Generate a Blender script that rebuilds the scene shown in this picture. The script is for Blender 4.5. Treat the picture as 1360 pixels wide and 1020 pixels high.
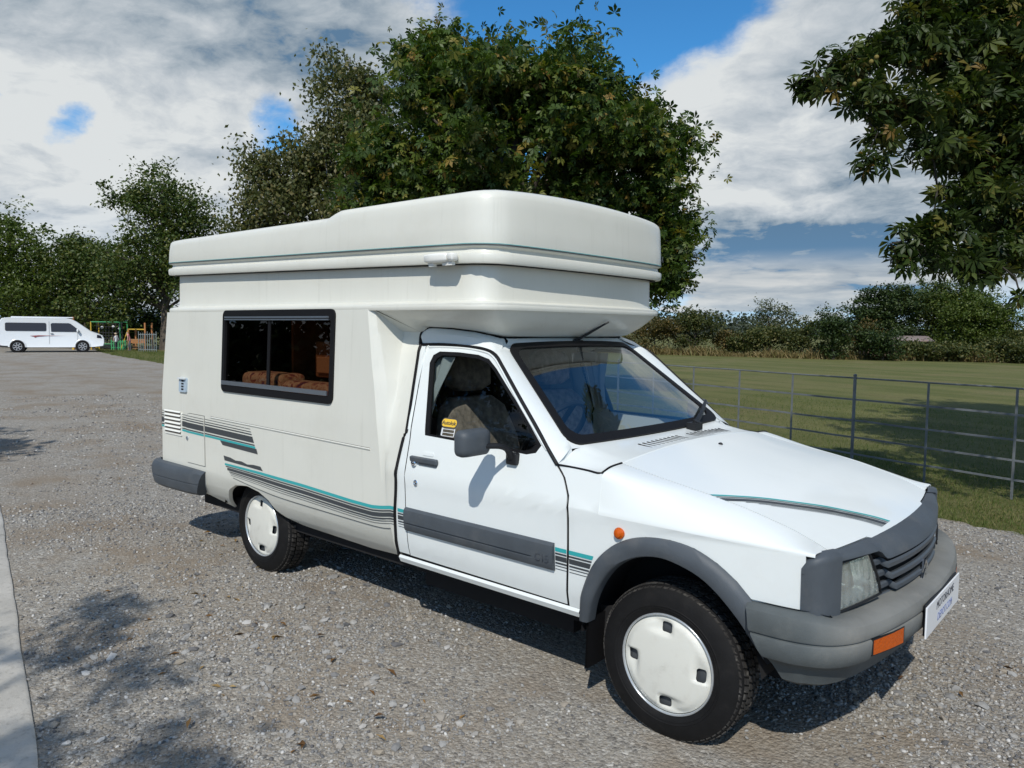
import bpy, bmesh, math, random
import numpy as np
from mathutils import Vector, Matrix
from mathutils.geometry import tessellate_polygon

for o in list(bpy.data.objects): bpy.data.objects.remove(o)
sc = bpy.context.scene
COL = sc.collection
random.seed(7); RNG = np.random.default_rng(7)
R = math.radians

# ------------------------------------------------------------------ camera
def camera():
    C = Vector((1.302, -3.109, 1.462)); yaw, pitch, roll = R(130.89), R(-4.12), R(.65)
    f = Vector((math.cos(yaw)*math.cos(pitch), math.sin(yaw)*math.cos(pitch), math.sin(pitch)))
    r0 = Vector((math.sin(yaw), -math.cos(yaw), 0)); u0 = r0.cross(f)
    r = math.cos(roll)*r0 + math.sin(roll)*u0; u = -math.sin(roll)*r0 + math.cos(roll)*u0
    cam = bpy.data.cameras.new('camera'); ob = bpy.data.objects.new('camera', cam); COL.objects.link(ob)
    ob.matrix_world = Matrix(((r.x, u.x, -f.x, C.x), (r.y, u.y, -f.y, C.y), (r.z, u.z, -f.z, C.z), (0, 0, 0, 1)))
    cam.sensor_width = 36; cam.lens = 1007.7/1360*36; cam.clip_start = .05; cam.clip_end = 3000
    sc.camera = ob
camera()
sc.render.resolution_x = 1024; sc.render.resolution_y = 768
sc.view_settings.view_transform = 'Standard'; sc.view_settings.look = 'None'
sc.view_settings.gamma = 1; sc.view_settings.use_curve_mapping = False
sc.view_settings.exposure = 0.0

# ------------------------------------------------------------------ sun and sky
SUN_DIR = Vector((.52, -.85, 1.0)).normalized()
SUN_EL = math.asin(SUN_DIR.z)
SUN_ROT = math.atan2(SUN_DIR.x, SUN_DIR.y)
def sun():
    L = bpy.data.lights.new('sun', 'SUN'); L.energy = 3.8; L.angle = R(.53); L.color = (1, .955, .875)
    o = bpy.data.objects.new('sun', L); COL.objects.link(o); o.location = SUN_DIR*60
    o.rotation_euler = SUN_DIR.to_track_quat('Z', 'Y').to_euler()
sun()

class NT:
    """small helper to write node trees"""
    def __init__(s, tree): s.t = tree; s.n = tree.nodes; s.l = tree.links
    def new(s, typ, **kw):
        n = s.n.new(typ); ins = kw.pop('ins', {})
        for k, v in kw.items(): setattr(n, k, v)
        for k, v in ins.items(): s.set(n, k, v)
        return n
    def set(s, n, k, v):
        i = n.inputs[k]
        if isinstance(v, bpy.types.NodeSocket): s.l.new(v, i)
        elif isinstance(v, bpy.types.Node): s.l.new(v.outputs[0], i)
        else: i.default_value = v
    def math(s, op, a, b=0.0, c=None, clamp=False):
        n = s.n.new('ShaderNodeMath'); n.operation = op; n.use_clamp = clamp
        s.set(n, 0, a); s.set(n, 1, b)
        if c is not None: s.set(n, 2, c)
        return n.outputs[0]
    def vmath(s, op, a, b=None):
        n = s.n.new('ShaderNodeVectorMath'); n.operation = op; s.set(n, 0, a)
        if b is not None: s.set(n, 1, b)
        return n.outputs['Value'] if op in ('DOT_PRODUCT', 'LENGTH') else n.outputs[0]
    def smooth(s, x, a, b, lo=0.0, hi=1.0):
        n = s.n.new('ShaderNodeMapRange'); n.interpolation_type = 'SMOOTHSTEP'
        s.set(n, 0, x); n.inputs[1].default_value = a; n.inputs[2].default_value = b
        n.inputs[3].default_value = lo; n.inputs[4].default_value = hi
        return n.outputs[0]
    def mix(s, f, a, b, mode='MIX'):
        n = s.n.new('ShaderNodeMix'); n.data_type = 'RGBA'; n.blend_type = mode; n.clamp_factor = True
        s.set(n, 0, f); s.set(n, 6, a); s.set(n, 7, b)
        return n.outputs[2]
    def noise(s, vec, scale, detail=4, rough=.55, dist=0.0, out=0):
        n = s.n.new('ShaderNodeTexNoise'); s.set(n, 'Vector', vec)
        n.inputs['Scale'].default_value = scale; n.inputs['Detail'].default_value = detail
        n.inputs['Roughness'].default_value = rough; n.inputs['Distortion'].default_value = dist
        return n.outputs[out]
    def ramp(s, f, stops):
        n = s.n.new('ShaderNodeValToRGB'); s.set(n, 0, f); e = n.color_ramp.elements
        while len(e) > 1: e.remove(e[-1])
        e[0].position, e[0].color = stops[0][0], (*stops[0][1], 1)
        for p, c in stops[1:]:
            k = e.new(p); k.color = (*c, 1)
        return n.outputs[0]

def sky():
    w = bpy.data.worlds.new('World'); sc.world = w; w.use_nodes = True
    T = NT(w.node_tree); T.n.clear()
    sk = T.new('ShaderNodeTexSky', sky_type='NISHITA', sun_disc=False, sun_elevation=SUN_EL, sun_rotation=SUN_ROT,
               altitude=30, air_density=1.0, dust_density=.1, ozone_density=3.0)
    d = T.vmath('NORMALIZE', T.new('ShaderNodeTexCoord').outputs['Generated'])
    sx = T.new('ShaderNodeSeparateXYZ', ins={0: d})
    z = T.math('MAXIMUM', sx.outputs[2], 0.0)
    # the cloud layer seen in perspective: small and flat towards the horizon
    k = T.math('DIVIDE', 1.0, T.math('ADD', z, .22))
    uv = T.new('ShaderNodeCombineXYZ', ins={0: T.math('MULTIPLY', sx.outputs[0], k), 1: T.math('MULTIPLY', sx.outputs[1], k), 2: T.math('MULTIPLY', z, 1.6)}).outputs[0]
    uv = T.vmath('ADD', uv, SKY_SHIFT)
    warp = T.noise(uv, 1.6, 4, .55, out=1)
    uvw = T.vmath('ADD', uv, T.vmath('MULTIPLY', T.vmath('SUBTRACT', warp, (.5, .5, .5)), (.38, .38, .38)))
    big = T.noise(uvw, 1.15, 3, .5)
    det = T.noise(uvw, 3.1, 10, .60)
    n1 = T.math('ADD', T.math('MULTIPLY', big, .62), T.math('MULTIPLY', det, .38))
    so = T.vmath('ADD', uvw, (.045, -.075, .06))
    n2 = T.math('ADD', T.math('MULTIPLY', T.noise(so, 1.15, 3, .5), .62), T.math('MULTIPLY', T.noise(so, 3.1, 7, .58), .38))
    cover = n1; grey = None
    rag = T.vmath('ADD', T.vmath('MULTIPLY', T.vmath('SUBTRACT', T.noise(d, 7.0, 6, .62, out=1), (.5, .5, .5)), (.15, .15, .09)), T.vmath('MULTIPLY', T.vmath('SUBTRACT', T.noise(d, 2.6, 3, .5, out=1), (.5, .5, .5)), (.16, .16, .08)))
    dr = T.vmath('NORMALIZE', T.vmath('ADD', d, rag))
    for (dx, dy, dz), size, amt, g in SKY_BLOBS:
        v = Vector((dx, dy, dz)).normalized()
        e = T.smooth(T.vmath('DOT_PRODUCT', dr, tuple(v)), math.cos(size*1.9), 1.0)
        if amt: cover = T.math('ADD', cover, T.math('MULTIPLY', e, amt))
        if g: grey = T.math('MULTIPLY', e, g) if grey is None else T.math('ADD', grey, T.math('MULTIPLY', e, g))
    cov = T.smooth(cover, .440, .580)
    thick = T.smooth(cover, .55, .78)
    relief = T.math('ADD', T.math('MULTIPLY', T.math('SUBTRACT', n1, n2), 4.6), T.math('MULTIPLY', T.math('SUBTRACT', T.noise(uvw, 5.5, 8, .64), .5), 1.15))
    lit = T.math('ADD', T.math('SUBTRACT', .86, T.math('MULTIPLY', thick, .30)), relief)
    lit = T.math('SUBTRACT', lit, grey)
    lit = T.math('MINIMUM', T.math('MAXIMUM', lit, 0.0), 1.0)
    cc = T.ramp(lit, [(0, (1.3, 2.4, 3.8)), (.16, (2.9, 3.7, 4.5)), (.38, (4.5, 5.2, 5.8)), (.68, (6.5, 7.0, 7.4)), (1, (8.6, 8.9, 8.9))])
    low = T.math('MULTIPLY', T.smooth(sx.outputs[2], .015, .055), T.smooth(sx.outputs[2], .0, .16, .80, 1.0))
    col = T.mix(T.math('MULTIPLY', cov, T.math('MULTIPLY', low, .98)), T.mix(1.0, sk.outputs[0], T.mix(T.smooth(sx.outputs[2], .0, .22), (.62, .95, 1.62, 1), SKY_TINT), 'MULTIPLY'), cc)
    # a far row of small fair-weather cumulus low over the horizon
    az = T.math('ARCTAN2', sx.outputs[1], sx.outputs[0])
    lv = T.new('ShaderNodeCombineXYZ', ins={0: T.math('MULTIPLY', az, 9.0), 1: T.math('MULTIPLY', sx.outputs[2], 46.0), 2: 4.2}).outputs[0]
    lw = T.vmath('ADD', lv, T.vmath('MULTIPLY', T.vmath('SUBTRACT', T.noise(lv, 1.3, 3, .5, out=1), (.5, .5, .5)), (.9, .5, 0)))
    l1 = T.noise(lw, .62, 8, .58); l2 = T.noise(T.vmath('ADD', lw, (.15, .35, 0)), .62, 6, .55)
    lc = T.math('MULTIPLY', T.smooth(l1, .42, .52), T.math('MULTIPLY', T.smooth(sx.outputs[2], .004, .02), T.smooth(sx.outputs[2], .105, .07)))
    ll = T.math('ADD', .62, T.math('MULTIPLY', T.math('SUBTRACT', l1, l2), 3.2), clamp=True)
    col = T.mix(T.math('MULTIPLY', lc, .92), col, T.ramp(ll, [(0, (3.0, 3.7, 4.6)), (.5, (5.2, 5.8, 6.3)), (1, (7.6, 7.8, 7.8))]))
    bg = T.new('ShaderNodeBackground', ins={'Color': col, 'Strength': .085})
    out = T.new('ShaderNodeOutputWorld'); T.l.new(bg.outputs[0], out.inputs[0])
SKY_SHIFT = (3.7, 1.9, 0)
SKY_TINT = (.48, 1.22, 1.64, 1)
# direction, angular size, cover added or taken away, greyness of the base
SKY_BLOBS = [((-.54, .75, .36), .17, -.20, 0), ((-.48, .80, .34), .10, -.13, 0), ((-.62, .69, .40), .12, -.12, 0), ((-.15, .72, .66), .36, -.22, 0),       # open blue above the chestnut and over the field
             ((-.905, .37, .200), .045, -.32, 0), ((-.912, .325, .235), .035, -.20, 0), ((-.945, .25, .235), .04, -.26, 0), ((-.832, .502, .225), .045, -.34, 0),
             ((-.42, .90, .098), .035, .0, .6), ((-.37, .92, .096), .035, .0, .6), ((-.32, .94, .096), .035, .0, .6), ((-.27, .96, .096), .035, .0, .6),                                  # slate blue band low over the field
             ((-.86, .42, .33), .22, .13, .26), ((-.78, .53, .31), .20, .10, .16), ((-.36, .91, .22), .26, .21, .06), ((-.31, .90, .30), .18, .15, .06), ((-.44, .88, .17), .12, .10, -.1),
             ((-.93, .32, .17), .12, .12, -.45), ((-.87, .46, .17), .13, .12, -.40), ((-.43, .89, .17), .1, .04, -.3), ((-.50, .85, .27), .07, .05, -.2)]
sky()

# ------------------------------------------------------------------ materials
MATS = {}
def principled(name, col, rough=.5, metal=0.0, spec=.5, coat=0.0, var=0.0, vscale=8, bump=0.0, bscale=60, dirt=None, emit=None):
    if name in MATS: return MATS[name]
    m = bpy.data.materials.new(name); m.use_nodes = True; T = NT(m.node_tree)
    b = T.n['Principled BSDF']
    b.inputs['Roughness'].default_value = rough; b.inputs['Metallic'].default_value = metal
    b.inputs['Specular IOR Level'].default_value = spec; b.inputs['Coat Weight'].default_value = coat
    b.inputs['Coat Roughness'].default_value = .06
    c = (*col, 1)
    co = T.new('ShaderNodeTexCoord').outputs['Object']
    if var:
        nz = T.noise(co, vscale, 6, .6)
        c = T.mix(T.smooth(nz, .3, .7), tuple(x*(1-var) for x in col)+(1,), tuple(min(1, x*(1+var)) for x in col)+(1,))
    if dirt:
        dc, amt, scale = dirt
        nz = T.noise(co, scale, 8, .68)
        c = T.mix(T.math('MULTIPLY', T.smooth(nz, .50, .74), amt), c, (*dc, 1))
    if isinstance(c, tuple): b.inputs['Base Color'].default_value = c
    else: T.l.new(c, b.inputs['Base Color'])
    if bump:
        bn = T.new('ShaderNodeBump', ins={'Strength': bump, 'Height': T.noise(co, bscale, 5, .6)}); bn.inputs['Distance'].default_value = .01
        T.l.new(bn.outputs[0], b.inputs['Normal'])
    if emit: b.inputs['Emission Color'].default_value = (*emit, 1); b.inputs['Emission Strength'].default_value = 1
    MATS[name] = m
    return m

def glass(name, tint, refl=.05, rough=0.0):
    if name in MATS: return MATS[name]
    m = bpy.data.materials.new(name); m.use_nodes = True; T = NT(m.node_tree); T.n.clear()
    tr = T.new('ShaderNodeBsdfTransparent', ins={'Color': (*tint, 1)})
    gl = T.new('ShaderNodeBsdfGlossy', ins={'Color': (1, 1, 1, 1), 'Roughness': rough})
    fc = T.new('ShaderNodeLayerWeight', ins={'Blend': .5}).outputs['Facing']
    f = T.math('ADD', T.math('MULTIPLY', T.math('POWER', fc, 4.0), .9), refl, clamp=True)
    mx = T.new('ShaderNodeMixShader', ins={0: f}); T.l.new(tr.outputs[0], mx.inputs[1]); T.l.new(gl.outputs[0], mx.inputs[2])
    out = T.new('ShaderNodeOutputMaterial'); T.l.new(mx.outputs[0], out.inputs[0])
    MATS[name] = m
    return m

def foliage(name, stops, trans=.35, gloss=.35):
    """leaf material; the tone attribute holds one random value per leaf"""
    m = bpy.data.materials.new(name); m.use_nodes = True; T = NT(m.node_tree); T.n.clear()
    at = T.new('ShaderNodeAttribute', attribute_name='tone')
    c = T.ramp(at.outputs['Fac'], stops)
    df = T.new('ShaderNodeBsdfPrincipled', ins={'Base Color': c, 'Roughness': .5}); df.inputs['Specular IOR Level'].default_value = gloss
    tl = T.new('ShaderNodeBsdfTranslucent', ins={'Color': T.mix(1.0, c, (1.1, 1.25, .45, 1), 'MULTIPLY')})
    mx = T.new('ShaderNodeMixShader', ins={0: trans}); T.l.new(df.outputs[0], mx.inputs[1]); T.l.new(tl.outputs[0], mx.inputs[2])
    out = T.new('ShaderNodeOutputMaterial'); T.l.new(mx.outputs[0], out.inputs[0])
    return m

# ------------------------------------------------------------------ mesh helpers
def tag(o, label=None, cat=None, group=None, kind=None):
    if label: o['label'] = label
    if cat: o['category'] = cat
    if group: o['group'] = group
    if kind: o['kind'] = kind
    return o
def empty(name, loc=(0, 0, 0), rz=0, parent=None):
    o = bpy.data.objects.new(name, None); COL.objects.link(o); o.location = loc; o.rotation_euler[2] = rz
    o.empty_display_size = .1
    if parent: o.parent = parent
    return o
def link(name, me, m, parent=None):
    o = bpy.data.objects.new(name, me); COL.objects.link(o)
    if m is not None and not me.materials:
        for k in (m if isinstance(m, (list, tuple)) else [m]): me.materials.append(k)
    if parent: o.parent = parent
    return o
def finish(me, angle=38):
    me.shade_smooth(); me.set_sharp_from_angle(angle=R(angle))
def resamp(pts, n):
    p = np.array(pts, float); s = np.r_[0, np.cumsum(np.linalg.norm(np.diff(p, axis=0), axis=1))]
    t = np.linspace(0, s[-1], n)
    return np.stack([np.interp(t, s, p[:, i]) for i in range(p.shape[1])], 1)
def curve(pts, n, closed=False):
    """Catmull-Rom through the points, resampled evenly"""
    p = np.array(pts, float)
    q = np.vstack([p[-1], p, p[:2]]) if closed else np.vstack([2*p[0]-p[1], p, 2*p[-1]-p[-2]])
    out = []
    for i in range(1, len(q)-2):
        a, b, c, d = q[i-1:i+3]
        for t in np.linspace(0, 1, 12, endpoint=False):
            out.append(.5*((2*b)+(c-a)*t+(2*a-5*b+4*c-d)*t*t+(3*b-a-3*c+d)*t**3))
    out.append(q[-2])
    return resamp(out, n)
def ss(a, b, x):
    t = np.clip((np.asarray(x, float)-a)/(b-a), 0, 1); return t*t*(3-2*t)

class MB:
    def __init__(s): s.v = []; s.f = []; s.mi = []; s.n = 0
    def add(s, v, f, mi=0):
        v = [tuple(map(float, p)) for p in v]
        s.v += v; s.f += [tuple(i+s.n for i in q) for q in f]; s.mi += [mi]*len(f); s.n += len(v); return s
    def loft(s, rings, closed=False, cap=False, mi=0):
        n = len(rings[0]); v = [p for r in rings for p in r]; f = []
        m = n if closed else n-1
        for i in range(len(rings)-1):
            for j in range(m):
                a = i*n+j; b = i*n+(j+1) % n
                f.append((a, b, b+n, a+n))
        if cap: f += [tuple(range(n-1, -1, -1)), tuple(range((len(rings)-1)*n, len(rings)*n))]
        return s.add(v, f, mi)
    def box(s, c, size, rot=None, mi=0):
        M = rot if rot is not None else Matrix.Identity(3)
        v = []
        for x in (-.5, .5):
            for y in (-.5, .5):
                for z in (-.5, .5): v.append(Vector(c)+M@Vector((x*size[0], y*size[1], z*size[2])))
        return s.add(v, [(0, 1, 3, 2), (4, 6, 7, 5), (0, 4, 5, 1), (2, 3, 7, 6), (0, 2, 6, 4), (1, 5, 7, 3)], mi)
    def tube(s, pts, r, n=8, cap=True, mi=0):
        pts = [Vector(p) for p in pts]; rings = []; up = Vector((.12, .23, .97))
        for i, p in enumerate(pts):
            t = (pts[min(i+1, len(pts)-1)]-pts[max(i-1, 0)]).normalized()
            a = t.cross(up)
            if a.length < .15: a = t.cross(Vector((1, .1, 0)))
            a.normalize(); b = t.cross(a); rr = r[i] if isinstance(r, (list, tuple)) else r
            rr = float(rr); rings.append([p+rr*(math.cos(k)*a+math.sin(k)*b) for k in np.linspace(0, 2*math.pi, n, endpoint=False).tolist()])
        return s.loft(rings, True, cap, mi)
    def lathe(s, prof, c, ax, n=48, cap=False, mi=0):
        """prof: (distance along axis, radius)"""
        ax = Vector(ax).normalized(); a = ax.orthogonal().normalized(); b = ax.cross(a); c = Vector(c)
        rings = [[c+ax*h+r*(math.cos(k)*a+math.sin(k)*b) for k in np.linspace(0, 2*math.pi, n, endpoint=False).tolist()] for h, r in prof]
        return s.loft(rings, True, cap, mi)
    def build(s, name, m, parent=None, bevel=0, angle=38, recalc=True, seg=2):
        me = bpy.data.meshes.new(name); me.from_pydata(s.v, [], s.f)
        if recalc:
            bm = bmesh.new(); bm.from_mesh(me); bmesh.ops.remove_doubles(bm, verts=bm.verts, dist=1e-5)
            bmesh.ops.recalc_face_normals(bm, faces=bm.faces); bm.to_mesh(me); bm.free()
            o = link(name, me, m, parent)
            if len(me.polygons) == len(s.mi):
                me.polygons.foreach_set('material_index', s.mi)
        else:
            o = link(name, me, m, parent); me.polygons.foreach_set('material_index', s.mi)
        finish(me, angle)
        if bevel:
            b = o.modifiers.new('bevel', 'BEVEL'); b.width = bevel; b.segments = seg; b.limit_method = 'ANGLE'; b.angle_limit = R(40); b.harden_normals = True
        return o

def patch(name, outline, f3, m, parent=None, holes=(), step=.06, thick=0.0, out=None, cutx=None):
    """a panel: 2D outline (with holes) laid on the surface f3(u, v); thick > 0 grows it away from the outward side"""
    loops = [[Vector((p[0], p[1], 0)) for p in l] for l in [outline, *holes]]
    flat = [v for l in loops for v in l]
    bm = bmesh.new(); vs = [bm.verts.new(v) for v in flat]
    for t in tessellate_polygon(loops):
        try: bm.faces.new([vs[i] for i in t])
        except ValueError: pass
    lo = np.array([v[:2] for v in flat]).min(0); hi = np.array([v[:2] for v in flat]).max(0)
    for ax in (0, 1):
        st = step[ax] if isinstance(step, tuple) else step
        if not st: continue
        k = max(1, int(math.ceil((hi[ax]-lo[ax])/st)))
        for i in range(1, k):
            c = [0, 0, 0]; c[ax] = lo[ax]+(hi[ax]-lo[ax])*i/k+.00013; no = [0, 0, 0]; no[ax] = 1
            bmesh.ops.bisect_plane(bm, geom=bm.verts[:]+bm.edges[:]+bm.faces[:], plane_co=c, plane_no=no, dist=1e-6)
    for v in bm.verts: v.co = Vector(f3(v.co.x, v.co.y))
    bm.normal_update()
    if out is not None:
        a = Vector()
        for f in bm.faces: a += f.normal*f.calc_area()
        if a.dot(Vector(out)) < 0: bmesh.ops.reverse_faces(bm, faces=bm.faces)
        bm.normal_update()
    if thick:
        nrm = {v: v.normal.copy() for v in bm.verts}
        r = bmesh.ops.extrude_face_region(bm, geom=bm.faces[:], use_keep_orig=True)
        nv = [g for g in r['geom'] if isinstance(g, bmesh.types.BMVert)]
        src = list(nrm.items()); bm.verts.index_update()
        kd = {}
        for v, nn in src: kd[tuple(round(c, 5) for c in v.co)] = nn
        for v in nv: v.co = v.co - kd.get(tuple(round(c, 5) for c in v.co), Vector((0, 0, 0)))*thick
        bmesh.ops.recalc_face_normals(bm, faces=bm.faces)
    me = bpy.data.meshes.new(name); bm.to_mesh(me); bm.free()
    o = link(name, me, m, parent); finish(me)
    return o
def rrect(x0, z0, x1, z1, r, n=5):
    out = []
    for cx, cz, a in ((x1-r, z1-r, 0), (x0+r, z1-r, 90), (x0+r, z0+r, 180), (x1-r, z0+r, 270)):
        for k in range(n+1):
            t = R(a+90*k/n); out.append((cx+r*math.cos(t), cz+r*math.sin(t)))
    return out
def letters(name, text, m, parent, size, loc, rot, extrude=.001, space=1.0):
    c = bpy.data.curves.new(name, 'FONT'); c.body = text; c.size = size; c.align_x = 'CENTER'; c.align_y = 'CENTER'; c.extrude = extrude; c.space_character = space
    t = bpy.data.objects.new(name, c); COL.objects.link(t)
    me = bpy.data.meshes.new_from_object(t.evaluated_get(bpy.context.evaluated_depsgraph_get()))
    bpy.data.objects.remove(t)
    o = link(name, me, m, parent); o.location = loc; o.rotation_euler = rot
    return o

# ------------------------------------------------------------------ leaves by the thousand (numpy)
def frames(N, up=.5, rng=RNG):
    """random orthonormal frames whose third axis leans upward"""
    n = rng.normal(size=(N, 3)); n[:, 2] = np.abs(n[:, 2])*.6+up; n /= np.linalg.norm(n, axis=1)[:, None]
    a = rng.normal(size=(N, 3)); a -= (a*n).sum(1)[:, None]*n; a /= np.linalg.norm(a, axis=1)[:, None]
    return a, np.cross(n, a), n
def scatter_mesh(name, tv, tf, pos, A, B, Cc, scale, tone, m, parent=None):
    tv = np.array(tv, float); k = len(tv); N = len(pos)
    V = pos[:, None]+scale[:, None, None]*(tv[None, :, 0:1]*A[:, None]+tv[None, :, 1:2]*B[:, None]+tv[None, :, 2:3]*Cc[:, None])
    V = V.reshape(-1, 3)
    sizes = [len(f) for f in tf]; idx = np.concatenate([np.array(f) for f in tf])
    L = (np.arange(N)[:, None]*k+idx[None]).ravel()
    tot = np.tile(sizes, N); start = np.r_[0, np.cumsum(tot)[:-1]]
    me = bpy.data.meshes.new(name); me.vertices.add(len(V)); me.vertices.foreach_set('co', V.ravel())
    me.loops.add(len(L)); me.loops.foreach_set('vertex_index', L.astype(np.int32))
    me.polygons.add(len(tot)); me.polygons.foreach_set('loop_start', start.astype(np.int32))
    me.update(calc_edges=True)
    at = me.attributes.new('tone', 'FLOAT', 'POINT'); at.data.foreach_set('value', np.repeat(tone, k).astype(np.float32))
    return link(name, me, m, parent)
def leaflet(L=1.0, W=.30, fold=.10, ang=0.0, x0=0.0, droop=.15):
    c, s = math.cos(ang), math.sin(ang)
    p = [(x0, 0, 0), (x0+.6*L, W*.5*L*1.1, fold*L-droop*.4), (x0+L, 0, -droop), (x0+.6*L, -W*.5*L*1.1, fold*L-droop*.4), (x0+.55*L, 0, -droop*.35)]
    return [(c*x-s*y, s*x+c*y, z) for x, y, z in p], [(0, 4, 1), (4, 2, 1), (0, 3, 4), (3, 2, 4)]
def palmate(n=6, spread=2.1, full=True, W=.42):
    V = []; F = []
    for i in range(n):
        a = -spread+2*spread*i/(n-1); L = .62+.38*math.cos(a*.62)
        v, f = leaflet(L, W, .07, a, .05, .30)
        if not full: v = v[:4]; f = [(0, 3, 2, 1)]
        F += [tuple(k+len(V) for k in q) for q in f]; V += v
    return V, F
QUAD = ([(0, 0, 0), (.5, .30, .06), (1, 0, -.1), (.5, -.30, .06)], [(0, 3, 2), (0, 2, 1)])

def cluster_points(blobs, per, rng, shell=.45, csize=.18, skip=0.0):
    """leaf positions gathered in clumps near the surface of the blobs (x, y, z, rx, ry, rz, clumps)"""
    P = []; Cn = []
    for x, y, z, rx, ry, rz, nc in blobs:
        d = rng.normal(size=(nc, 3)); d /= np.linalg.norm(d, axis=1)[:, None]
        r = 1-shell*rng.random(nc)**1.3
        r *= 1+.20*rng.normal(size=nc)
        c = np.array([x, y, z])+d*r[:, None]*np.array([rx, ry, rz])
        for q in c:
            s = csize*(.6+.9*rng.random())
            n = int(per*(.5+rng.random()))
            e = rng.normal(size=(n, 3))*s*np.array([1, 1, .62])
            P.append(q+e); Cn.append(q)
    return np.concatenate(P), np.array(Cn)
def branches(mb, base, top, ends, r0, rng, n=26, trunk=True):
    base = np.array(base, float); top = np.array(top, float)
    if trunk:
        pts = [base+(top-base)*t+np.r_[rng.normal(size=2)*.12*t*(1-t)*4*.5, 0] for t in np.linspace(0, 1, 7)]
        mb.tube(pts, [r0*(1.25-.25*min(1, 6*t))*(1-.75*t) for t in np.linspace(0, 1, 7)], 9)
    idx = rng.choice(len(ends), min(n, len(ends)), replace=False)
    for i in idx:
        e = ends[i]; t = np.clip((e[2]-base[2])/(top[2]-base[2]+1e-6)*.7-.08*rng.random(), .25, .92)
        s = base+(top-base)*t; L = np.linalg.norm(e-s)
        mid = s+(e-s)*.5+np.array([0, 0, .10*L])+rng.normal(size=3)*.05*L
        pts = [(1-u)**2*s+2*u*(1-u)*mid+u*u*e for u in np.linspace(0, 1, 6)]
        mb.tube(pts, [max(.006, r0*.42*(1-t)*(1-.85*u)+.008) for u in np.linspace(0, 1, 6)], 6, False)
# ================================================================== the camper van (x forward, y to its left, front axle at x = 0)
def table(pts, sm=.012):
    a = np.array(pts, float); g = np.arange(a[0, 0]-.1, a[-1, 0]+.1, .002); v = np.interp(g, a[:, 0], a[:, 1])
    lo = g < a[0, 0]; hi = g > a[-1, 0]
    v[lo] = a[0, 1]+(g[lo]-a[0, 0])*(a[1, 1]-a[0, 1])/(a[1, 0]-a[0, 0])
    v[hi] = a[-1, 1]+(g[hi]-a[-1, 0])*(a[-1, 1]-a[-2, 1])/(a[-1, 0]-a[-2, 0])
    n = int(sm/.002)*3; k = np.exp(-.5*(np.arange(-n, n+1)*.002/sm)**2); k /= k.sum()
    v = np.convolve(np.pad(v, n, mode='reflect', reflect_type='odd'), k, 'valid')
    return lambda t: np.interp(t, g, v)
_cab = table([(.30, .745), (.38, .765), (.45, .785), (.60, .797), (.772, .802), (.786, .809), (.800, .801), (.95, .768), (1.0, .757), (1.36, .640), (1.42, .60), (1.46, .52)], .006)
_cmp = table([(.34, .69), (.38, .73), (.45, .772), (.53, .797), (.56, .80), (1.0, .80), (1.55, .775)])
def cabw(x, z): return float(_cab(z))-.055*float(ss(.05, .58, x))
def cmpw(x, z): return float(_cmp(z))
def cabS(s, off=0.0): return lambda x, z: (x, s*(cabw(x, z)+off), z)
def cmpS(s, off=0.0): return lambda x, z: (x, s*(cmpw(x, z)+off), z)
_zs = table([(-.50, .985), (-.27, .948), (-.12, .918), (.10, .881), (.225, .857), (.40, .81), (.51, .765), (.62, .70)], .03)
def bonz(x, y): return float(_zs(x))+.035*(1-(y/.66)**2)
def grx(y): return .655-.25*y*y
def bedge(y): return .568-.14*y*y          # front edge of the bonnet

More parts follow.
